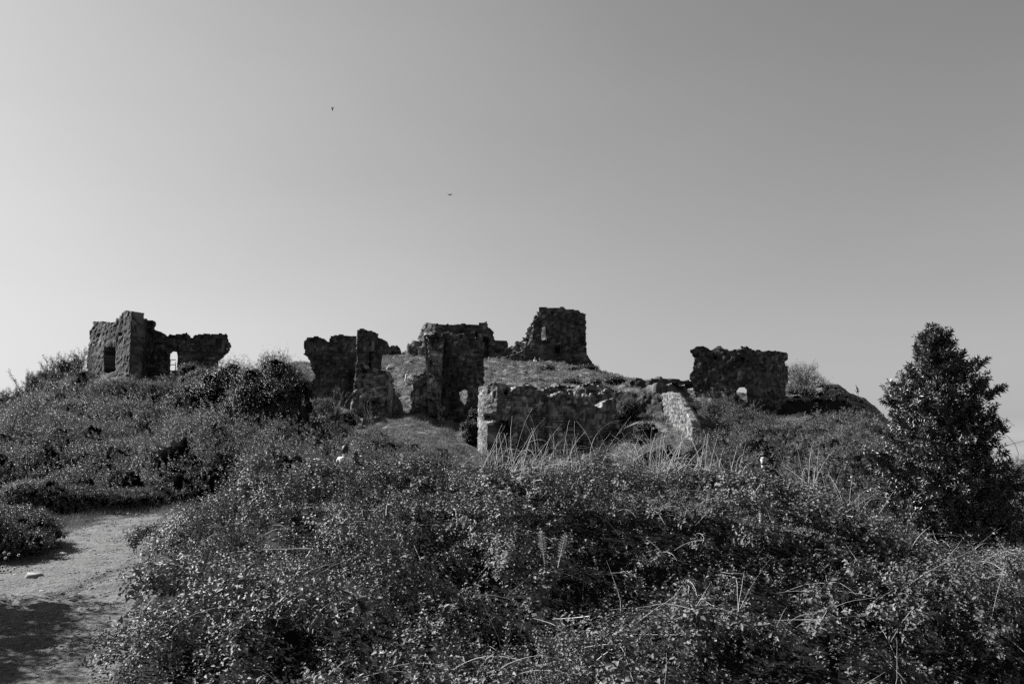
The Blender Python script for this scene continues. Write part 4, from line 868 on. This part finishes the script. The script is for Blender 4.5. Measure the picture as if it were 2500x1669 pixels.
# ---- dry grass stalks on the crest of the thicket
def stalks(px, Y, n, h, spread, label, lean=0.0, bend=(.4, 2.4), seed=1, rad=.0058, group='dry stalk tufts on the bramble crest'):
    g = np.random.default_rng(seed); x = float(xof(px, 1120, Y)); zt = thicket_top(x, Y)
    root = empty('dry_grass_tuft', (x, Y, float(height(x, Y))), label, 'dry grass', group); mb = MB()
    for q in range(int(n * 1.8)):
        a_ = g.normal(lean, spread); b = np.array([x + g.normal(0, .16), Y + g.normal(0, .16), zt - .12])
        pts = arc(b, (math.sin(a_), g.normal(0, .25), max(.25, math.cos(a_))), h * g.uniform(.3, 1.3), g.uniform(*bend) * g.choice([.3, 1, 1.3]), 9)
        tube(mb, pts, rad * g.uniform(.6, 1.1), rad * .3, 4)
    mb.build('stalks', M['straw'], root); return root
for i, (px, Y, n_, h, sp_, ln, lb) in enumerate((
    (1195, 14.0, 12, .85, .35, .15, 'dry stalks before the left edge of the gate tower arch'), (1240, 14.1, 16, .8, .6, -.2, 'arching dry stalks crossing the dark archway'),
    (1275, 14.0, 20, 1.0, .35, .1, 'tall dense dry stalks right of the archway'), (1335, 13.9, 8, .7, .6, .5, 'sparse dry stalks leaning right below the gate tower'),
    (1350, 14.2, 18, .95, .3, .0, 'dry stalks with looping tips below the middle of the gate tower'), (1388, 13.8, 7, 1.0, .12, -.05, 'straight tall dry stalks before the broken wall'),
    (1440, 14, 6, .95, .3, .1, 'single hooked dry stalk left of the small leafy shoot'), (1515, 13.7, 10, .8, .35, -.3, 'dry stalks leaning left near the broken wall end'),
    (1575, 13.6, 24, .85, .5, -.2, 'matted dry stalk heap under the small dark bush'), (1620, 13.8, 16, .9, .3, .2, 'dry stalks standing left of the pale wall foot'),
    (1665, 13.9, 14, .6, .9, .0, 'low dark grass fan at the foot of the pale wall'), (1725, 14, 10, .7, .3, .1, 'two hooked dry stalks right of the pale wall'),
    (1775, 13.6, 6, .6, .3, -.1, 'leaning dry stalks left of the bearded man'), (1975, 14.5, 9, 1.0, .25, .1, 'upright pale dry stalks right of the bearded man'),
    (2035, 14.6, 26, 1.05, .35, -.45, 'thick drooping sheaf of pale dry stalks left of the laurel tree'), (2065, 14.7, 7, 1.0, .3, .2, 'thin dry stalks between drooping sheaf and laurel tree'))):
    stalks(px, Y, n_, h, sp_, lb, ln, seed=700 + i)
for i, (px, py, Y, lb) in enumerate(((1440, 1100, 13.8, 'upright leafy bramble shoot before the broken wall'), (635, 1120, 14, 'leafy shoot rising before the black side of the big bush'))):
    branchy('bramble_shoot', px, Y, .75, .35, 6, lb, 2, .055, 0, 'single leafy shoots', 340 + i, r0=.005, lmat='bramble', z=thicket_top(float(xof(px, 1100, Y)), Y) - .2)
for i, (px, py, Y, h, lb) in enumerate(((345, 1330, 13.4, .8, 'thin bramble shoots standing up before the path bend'), (372, 1300, 14, .7, 'uppermost thin bramble shoots at the path bend'))):
    X_ = float(xof(px, py, Y)); branchy('overhanging_shoot', px + 22, Y, h * .55, .6, 4, lb, 1, .05, -.5, 'bramble shoots over the path edge', 350 + i, r0=.004, mat='darktwig', lmat='bramble', z=float(zof(py, Y)) - .05)
# canes against the sky at the right edge
root = empty('arching_canes', at(2425, 1110, 17), 'thin dark canes arching out against the sky right of the laurel tree', 'cane'); mb = MB()
for pts in (((2410, 1075), (2440, 1059), (2460, 1064), (2478, 1084), (2486, 1105), (2485, 1125)), ((2405, 1130), (2428, 1110), (2450, 1090), (2475, 1082), (2500, 1076), (2525, 1070)), ((2430, 1012), (2452, 1023), (2477, 1039)), ((2400, 1112), (2430, 1082), (2452, 1068)), ((2420, 1120), (2440, 1112), (2455, 1112))):
    tube(mb, [at(a, b, 17.2) for a, b in pts], .007, .004, 4)
mb.build('cane', M['darktwig'], root)
# two pale fern fronds and a bare forked branch
for i, (px, py, Y, dx, lb) in enumerate(((1362, 1375, 10.4, .10, 'pale feathery fern frond leaning right in the middle of the brambles'), (1330, 1370, 10.4, -.04, 'pale feathery fern frond leaning left in the middle of the brambles'))):
    b = at(px, py + 20, Y); b[2] += .05; e = b + np.array([dx, 0, .42]); root = empty('fern_frond', b, lb, 'fern', 'pale fern fronds')
    mb = MB(); sp_ = [b + (e - b) * t for t in np.linspace(0, 1, 14)]; tube(mb, sp_, .004, .001, 3)
    bs, ds, Ls = [], [], []
    for k, q in enumerate(sp_[3:]):
        for sgn in (-1, 1):
            bs.append(q); ds.append([sgn * .8, -.1, .5]); Ls.append(.07 * math.sin(math.pi * (k + 1.5) / 13))
    V, T = leaf_mesh(np.array(bs), norm(np.array(ds)), np.tile([0, -1., .2], (len(bs), 1)), Ls, np.array(Ls) * .4); mb.add(V, [T], 0); mb.build('frond', M['straw'], root)

# ------------------------------------------------------------------ stones, slab, flowers
def rock(name, px, py, Y, sx, sy, sz, label, group, seed, mat='pale', cat='stone', z=None):
    if Y > 50: sx, sy, sz = sx * .6, sy * .6, sz * .55
    g = np.random.default_rng(seed); x, y = float(xof(px, py, Y)), Y; zb = float(height(x, y)) if z is None else z
    la, lo = 7, 10; th = np.linspace(.01, math.pi - .01, la)[:, None]; ph = np.linspace(0, 2 * math.pi, lo, endpoint=False)[None]
    d = np.stack([np.sin(th) * np.cos(ph), np.sin(th) * np.sin(ph), np.cos(th) * np.ones_like(ph)], -1).reshape(-1, 3)
    d = np.sign(d) * np.abs(d)**.7 * (1 + g.normal(0, .1, (len(d), 1))); a_ = g.uniform(0, 3); 
    V = d * [sx, sy, sz]; V = np.stack([V[:, 0] * math.cos(a_ * .2) - V[:, 1] * math.sin(a_ * .2), V[:, 0] * math.sin(a_ * .2) + V[:, 1] * math.cos(a_ * .2), V[:, 2]], 1) + [x, y, zb + sz * .45]
    i = np.arange(la - 1)[:, None] * lo; j = np.arange(lo)[None]
    q = np.stack([i + j, i + lo + j, i + lo + (j + 1) % lo, i + (j + 1) % lo], -1).reshape(-1, 4)
    o = mk(name, V, [q], M[mat], tone=np.ones(len(V)) * g.uniform(.8, 1.2)); return tag(o, label, cat, group)
M['flint'] = material('pale_flint', .22, .34, 3.0, .9, .2, tone=True)
for i, (px, py, Y, s, lb) in enumerate(((82, 1412, 14.3, .13, 'largest pale flat stone bedded in the path edge'), (150, 1365, 16.5, .1, 'pale stone beside a shadowed dip at the far path edge'), (225, 1355, 17, .07, 'small pale stone on the path near its bend'),
                                       (38, 1408, 14.5, .06, 'small flat stone left of the largest pale stone'), (103, 1445, 13.2, .05, 'small light stone in the open gravel'))):
    rock('path_stone', px, py, Y, s * 1.1, s, s * .55, lb, 'stones at the path edge', 800 + i, 'flint')
for i, (px, py, Y, a, b, lb) in enumerate(((1222, 921, 92, .9, .28, 'long pale stone slab lying on the hill above the gate tower'), (1245, 926, 91, .4, .35, 'broken pale stone right of the long slab'), (1200, 918, 93, .35, .3, 'small pale stone left of the long slab'),
        (1262, 930, 89, .3, .3, 'pale stone in the rubble right of the long slab'), (1290, 933, 86, .35, .25, 'pale stone farther right in the hillside rubble'), (1375, 925, 92, .3, .25, 'small pale stone below the keep'), (1410, 928, 90, .3, .25, 'small pale stone in the grass below the keep corner'),
        (950, 903, 100, .6, .45, 'pale boulder on the hill right of the narrow tower'), (965, 905, 99, .35, .3, 'stone next to the pale boulder right of the narrow tower'), (988, 903, 99, .5, .4, 'light boulder on the hill left of the gatehouse'), (1215, 868, 118.5, .6, .55, 'pale squared block before the keep rubble'), (1196, 869, 118.5, .5, .4, 'grey block at the end of the hall wall'), (1232, 870, 118.2, .4, .3, 'pale coping stone left of the keep rubble'),
        (1280, 873, 116.4, 1.4, .3, 'long low kerb of stone below the keep wall'), (1210, 935, 84, .3, .25, 'pale stone in the grass right of the gatehouse'), (1175, 892, 108, .25, .22, 'tiny stone high on the hill right of the gatehouse'))):
    rock('hill_stone', px, py, Y, a, b * .9, b, lb, 'stones on the hill', 820 + i, 'rubble' if i % 3 == 2 else 'pale')

def dandelion(px, py, Y, h, label, first=[None]):
    x = float(xof(px, py, Y)); z = float(height(x, Y))
    if first[0] is None:
        root = empty('dandelion_clock', (0, 0, 0), label, 'flower', 'dandelion clocks by the path'); g = np.random.default_rng(9)
        mb = MB(); tube(mb, [(0, 0, 0), (.01, 0, .5), (0, 0, 1.0)], .003, .002, 4); stem = mb.build('stem', M['grass'], root)
        d = norm(g.normal(0, 1, (160, 3))); V, T = leaf_mesh(np.zeros((160, 3)) + [0, 0, 0], d, norm(g.normal(0, 1, (160, 3))), np.full(160, .027), np.full(160, .012))
        head = mk('seed_head', V, [T], M['plume'], root); head.location = (0, 0, 1.0); first[0] = (root, stem, head)
    else:
        r0_, s0_, h0_ = first[0]; root, stem, head = [o.copy() for o in (r0_, s0_, h0_)]
        for o in (root, stem, head): COL.objects.link(o)
        stem.parent = root; head.parent = root; root['label'] = label
    root.location = (x, Y, z); stem.scale = (1, 1, h); head.location = (0, 0, h + .01)
DL = [(13, 1325, 15.2, .28, 'dandelion clock standing tallest before the dark ivy bush'), (16, 1341, 15.1, .2, 'dandelion clock just under the tallest one by the ivy bush'), (24, 1331, 15.3, .24, 'faint dandelion clock right of the tallest one by the ivy bush'), (48, 1332, 15.3, .22, 'dandelion clock alone in the ivy bush shadow'),
      (2, 1386, 14.6, .07, 'leftmost dandelion clock of the row at the path edge'), (10, 1387, 14.6, .07, 'second dandelion clock of the row at the path edge'), (19, 1387, 14.7, .07, 'middle dandelion clock of the row at the path edge'), (27, 1388, 14.6, .06, 'fourth dandelion clock of the row at the path edge'), (35, 1384, 14.7, .09, 'rightmost dandelion clock of the row at the path edge'), (6, 1378, 14.8, .1, 'raised dandelion clock above the row at the path edge'),
      (312, 1257, 20.6, .3, 'tall lone dandelion clock at the far bend of the path'), (332, 1262, 21.2, .2, 'dandelion clock left in the cluster at the path bend'), (348, 1263, 21.2, .2, 'dandelion clock in the middle of the cluster at the path bend'), (345, 1268, 21.0, .15, 'lowest dandelion clock of the cluster at the path bend'), (318, 1272, 20.6, .14, 'dandelion clock under the tall lone one'), (281, 1275, 20.2, .16, 'dandelion clock left of the path bend'), (260, 1287, 19.8, .12, 'dandelion clock farthest left on the verge before the bend')]
for a in DL: dandelion(*a)

# ------------------------------------------------------------------ people
def skinned(name, J, E, root_i, mat, parent, sub=2):
    me = bpy.data.meshes.new(name); me.from_pydata([j[0] for j in J], E, []); o = bpy.data.objects.new(name, me); COL.objects.link(o)
    md = o.modifiers.new('skin', 'SKIN'); md.use_smooth_shade = True; md.branch_smoothing = .6
    for i, j in enumerate(J):
        sv = me.skin_vertices[0].data[i]; rr = j[1]; sv.radius = rr if isinstance(rr, tuple) else (rr, rr); sv.use_root = (i == root_i)
    sb = o.modifiers.new('sub', 'SUBSURF'); sb.levels = sb.render_levels = sub
    dg = bpy.context.evaluated_depsgraph_get(); m2 = bpy.data.meshes.new_from_object(o.evaluated_get(dg))
    o.modifiers.clear(); o.data = m2; m2.name = name; bpy.data.meshes.remove(me); m2.materials.clear(); m2.materials.append(mat)
    for p_ in m2.polygons: p_.use_smooth = True
    o.parent = parent; return o
def chain(J, E, start, pts):
    k = start
    for p_, r_ in pts: J.append((p_, r_)); E.append((k, len(J) - 1)); k = len(J) - 1
    return k
def hand(J, E, wrist, w, d, s=1.0):
    """palm, five unequal bent fingers; w wrist point, d hand direction"""
    w, d = Vector(w), Vector(d).normalized(); sd = d.cross(Vector((0, 1, 0))).normalized()
    palm = chain(J, E, wrist, [(tuple(w + d * .05 * s), (.04 * s, .018 * s))])
    for f, (o, L) in enumerate(((-.03, .065), (-.01, .075), (.012, .07), (.032, .055))):
        b = w + d * .09 * s + sd * o * s
        chain(J, E, palm, [(tuple(b), .0095), (tuple(b + d * L * .5 + Vector((0, -.01, 0))), .009), (tuple(b + d * L + Vector((0, -.028, 0))), .008)])
    b = w + d * .035 * s - sd * .035 * s
    chain(J, E, palm, [(tuple(b), .011), (tuple(b + (d - sd * .5).normalized() * .045), .01)])
def head_bits(root, hc, yaw, skin, hairm, R=(.078, .098, .118), beard=False, long=False, tilt=0.0):
    """ears, nose, brow, eyes, lips and hair round the head centre hc"""
    cy, sy = math.cos(yaw), math.sin(yaw)
    def W(x, y, z):
        y2, z2 = y * math.cos(tilt) - z * math.sin(tilt), y * math.sin(tilt) + z * math.cos(tilt)
        return np.array([hc[0] + x * cy - y2 * sy, hc[1] + x * sy + y2 * cy, hc[2] + z2])
    def cap(keep, f, noise, seed):
        la, lo = 22, 28; th = np.linspace(0.001, math.pi - .001, la); ph = np.linspace(0, 2 * math.pi, lo, endpoint=False)
        T_, P_ = np.meshgrid(th, ph, indexing='ij'); d = np.stack([np.sin(T_) * np.cos(P_), np.sin(T_) * np.sin(P_), np.cos(T_)], -1)
        nn = 1 + noise * fbm(d[..., 0] * 5, d[..., 1] * 5, d[..., 2] * 5, s=seed)
        V = d * np.array(R) * f * nn[..., None]; V = np.array([W(*v_) for v_ in V.reshape(-1, 3)])
        i, j = np.meshgrid(np.arange(la - 1), np.arange(lo), indexing='ij'); q = np.stack([i * lo + j, (i + 1) * lo + j, (i + 1) * lo + (j + 1) % lo, i * lo + (j + 1) % lo], -1)
        k = keep(d[:-1, :, 0], d[:-1, :, 1], d[:-1, :, 2]); u, inv = np.unique(q[k], return_inverse=True); return V[u], inv.reshape(q[k].shape)
    V, q = cap((lambda x, y, z: (z > .66) | ((y > -.05) & (z > -.35 - .3 * long)) | ((y > -.35) & (z > .3))), 1.1 if not long else 1.2, .05, 3); mk('hair', V, [q], hairm, root, smooth=True)
    if beard:
        V, q = cap((lambda x, y, z: (z < -.6) & (y < .2)), 1.04, .05, 5); mk('beard', V, [q], hairm, root, smooth=True)
    return W
def person(name, px, Y, yaw, label, skin, top=None, shorts=None, hairm='hair', pose='stand', beard=False, long=False, H=1.75, py=None, zoff=0.0, group=None, sleeves=False):
    x = float(xof(px, py or 1100, Y)); z = float(height(x, Y)) + zoff
    root = empty(name, (x, Y, z), label, 'person', group); s = H / 1.75; J, E = [], []
    cy, sy = math.cos(yaw), math.sin(yaw)
    def T(a, b, c_): return (a * s * cy - b * s * sy, a * s * sy + b * s * cy, c_ * s)
    hip = .93; sh = 1.44; bend = 0
    if pose == 'sit': hip = .12; sh = .64
    if pose == 'step': bend = .10
    J.append((T(0, 0, hip), (.155 * s, .11 * s)))
    waist = chain(J, E, 0, [(T(0, -bend * .4, hip + .2), (.135 * s, .095 * s)), (T(0, -bend, sh - .1), (.165 * s, .105 * s))])
    neck = chain(J, E, waist, [(T(0, -bend * 1.2, sh + .03), (.075 * s, .065 * s)), (T(0, -bend * 1.5 - .01, sh + .09), .055 * s)])
    hc = T(0, -bend * 1.9 - .02, sh + .2)
    a1 = chain(J, E, neck, [(T(0, -bend * 1.7 - .02, sh + .13), (.062 * s, .075 * s)), (hc, (.075 * s, .092 * s)), (T(0, -bend * 1.9 - .0, sh + .275), (.06 * s, .07 * s))])
    hi = a1 - 1
    chain(J, E, hi, [(T(0, -bend * 1.9 - .115, sh + .185), .018 * s)])      # nose
    for sg in (-1, 1): chain(J, E, hi, [(T(sg * .082, -bend * 1.9, sh + .195), .016 * s), (T(sg * .093, -bend * 1.9 + .012, sh + .2), .012 * s)])   # ears
    for sg in (-1, 1):
        if pose == 'sit': el, wr = (sg * .26, -.1, sh - .3), (sg * .14, -.32, sh - .36)
        elif pose == 'step': el, wr = ((sg * .3, -.12, sh - .26), (sg * .47, -.16, sh - .5)) if sg < 0 else ((sg * .29, .05, sh - .27), (sg * .25, -.08, sh - .5))
        else: el, wr = (sg * .26, .02, sh - .3), (sg * .28, -.06, sh - .55)
        k = chain(J, E, waist, [(T(sg * .17, -bend, sh - .02), .062 * s), (T(*el), .043 * s), (T(*wr), .029 * s)])
        w_, e_ = Vector(T(*wr)), Vector(T(*el)); hand(J, E, k, w_, (w_ - e_), s)
    for sg in (-1, 1):
        if pose == 'sit': kn, an, to = (sg * .13, -.42, .42), (sg * .14, -.62, .06), (sg * .15, -.8, .03)
        elif pose == 'step': kn, an, to = ((-.11, -.08, .5), (-.1, .02, .08), (-.11, -.14, .035)) if sg < 0 else ((.16, -.1, .5), (.22, .12, .08), (.25, -.04, .035))
        else: kn, an, to = (sg * .1, -.03, .5), (sg * .1, .03, .08), (sg * .11, -.15, .035)
        chain(J, E, 0, [(T(sg * .095, 0, hip - .06), (.088 * s, .09 * s)), (T(*kn), .058 * s), (T(kn[0] * .5 + an[0] * .5, (kn[1] + an[1]) / 2 + .01, (kn[2] + an[2]) / 2), .055 * s), (T(*an), .036 * s), (T(*to), (.04 * s, .028 * s))])
    body = skinned('body', J, E, 0, M[skin], root)
    nbend = bend
    if top:
        J2, E2 = [(T(0, 0, hip + .02), (.17 * s, .125 * s))], []
        w2 = chain(J2, E2, 0, [(T(0, -nbend * .4, hip + .2), (.152 * s, .112 * s)), (T(0, -nbend, sh - .1), (.182 * s, .122 * s))])
        chain(J2, E2, w2, [(T(0, -nbend * 1.15, sh + .02), (.1 * s, .085 * s)), (T(0, -nbend * 1.2, sh + .045), (.08 * s, .07 * s))])
        for sg in (-1, 1):
            j = [v_ for v_ in ((sg * .17, -nbend, sh - .02), (sg * .235, -nbend * .5, sh - .2))]
            chain(J2, E2, w2, [(T(*j[0]), .075 * s), (T(*j[1]), .062 * s)])
        skinned('shirt', J2, E2, 0, M[top], root)
    if shorts:
        J2, E2 = [(T(0, 0, hip + .08), (.158 * s, .118 * s))], []
        mid = chain(J2, E2, 0, [(T(0, 0, hip - .02), (.16 * s, .12 * s))])
        for sg in (-1, 1):
            kx = (sg * .11, -.06, hip - .26) if pose != 'sit' else (sg * .12, -.3, .32)
            chain(J2, E2, mid, [(T(sg * .1, 0, hip - .08), .104 * s), (T(*kx), .09 * s)])
        skinned('shorts', J2, E2, 0, M[shorts], root)
    W = head_bits(root, np.array([x, Y, z]) + np.array(hc), yaw, M[skin], M[hairm], tuple(q * s for q in (.08, .1, .122)), beard, long)
    # eye sockets, brows and mouth
    if beard:
        for sg in (-1, 1):
            mb = MB(); bar(mb, W(sg * .024, -.092, .006), W(sg * .042, -.086, .006), .007); mb.build('eye', M['hair'], root)
            mb = MB(); bar(mb, W(sg * .018, -.093, .028), W(sg * .046, -.085, .03), .0065); mb.build('eyebrow', M['hair'], root)
        mb = MB(); bar(mb, W(-.022, -.097, -.062), W(.022, -.097, -.062), .006); mb.build('mouth', M['hair'], root)
    return root
# yaw 0 faces the camera; pi faces away
def place_head(root, px, py, Y, H):
    """feet stay on the ground; raise or lower the stance within the hollow so the crown of the head sits where it should"""
    pass
person('person', 1866, 16.2, -.45, 'bearded man facing the viewer, only head and shoulders showing above the brambles at right', 'skin', 'black', 'black', beard=True, H=1.8, py=1140)
person('person', 842, 22.2, math.pi - .35, 'dark-haired person in white top seen from behind above the brambles', 'skin', 'white', 'grey', long=True, H=1.68, py=1100)
person('person', 2094, 114.5, math.pi + .4, 'tanned bare-backed hiker in dark shorts walking on the right ridge', 'tan', None, 'black', pose='step', H=1.8, py=960)
person('person', 1306, 115.0, .3, 'left of two people sitting on the grass below the keep, in pale clothes', 'skin', 'white', 'grey', pose='sit', H=1.7, py=878, hairm='grey')
person('person', 1318, 115.3, 1.2, 'right of two people sitting on the grass below the keep, turned sideways', 'skin', 'grey', 'black', pose='sit', H=1.75, py=876)
person('person', 989, 82, 1.3, 'person in white walking behind the left edge of the gatehouse', 'skin', 'white', 'white', pose='step', H=1.7, py=990)

# ------------------------------------------------------------------ drone and bird in the sky
dc = at(1098.5, 475.5, 62); dr = empty('drone', dc, 'tiny dark four-armed drone hovering high above the gatehouse', 'drone')
mb = MB(); bar(mb, dc + [-.03, -.06, 0], dc + [.03, .07, 0], .045, 8); bar(mb, dc + [0, -.08, -.03], dc + [0, -.1, -.06], .03, 6); mb.build('body', M['black'], dr)
for sx_, sy_ in ((-1, -1), (-1, 1), (1, -1), (1, 1)):
    e = dc + np.array([sx_ * .15, sy_ * .13, .02]); mb = MB(); bar(mb, dc, e, .012); bar(mb, e - [0, 0, .03], e + [0, 0, .03], .02, 6); arm = mb.build('arm', M['black'], dr)
    mb = MB(); bar(mb, e + [-.08, .02, .035], e + [.08, -.02, .035], .009); mb.build('rotor_blade', M['black'], arm)
bc = at(811, 266, 30); br = empty('bird', bc, 'small dark bird diving steeply in the upper left sky', 'bird')
dv = np.array([.25, .1, -.95]); dv /= np.linalg.norm(dv)
body = skinned('body', [(tuple(-dv * .09), .006), (tuple(-dv * .05), .016), (tuple(np.zeros(3)), .024), (tuple(dv * .05), .019), (tuple(dv * .075), .014), (tuple(dv * .1), .004)], [(0, 1), (1, 2), (2, 3), (3, 4), (4, 5)], 2, M['black'], br)
for sg in (-1, 1):
    V, T = leaf_mesh(np.array([bc + dv * .02]), norm(np.array([[sg * .35, .3, .85]])), np.array([[sg * .8, -.5, 0.]]), [.15], [.045]); mk('wing', V, [T], M['black'], br)
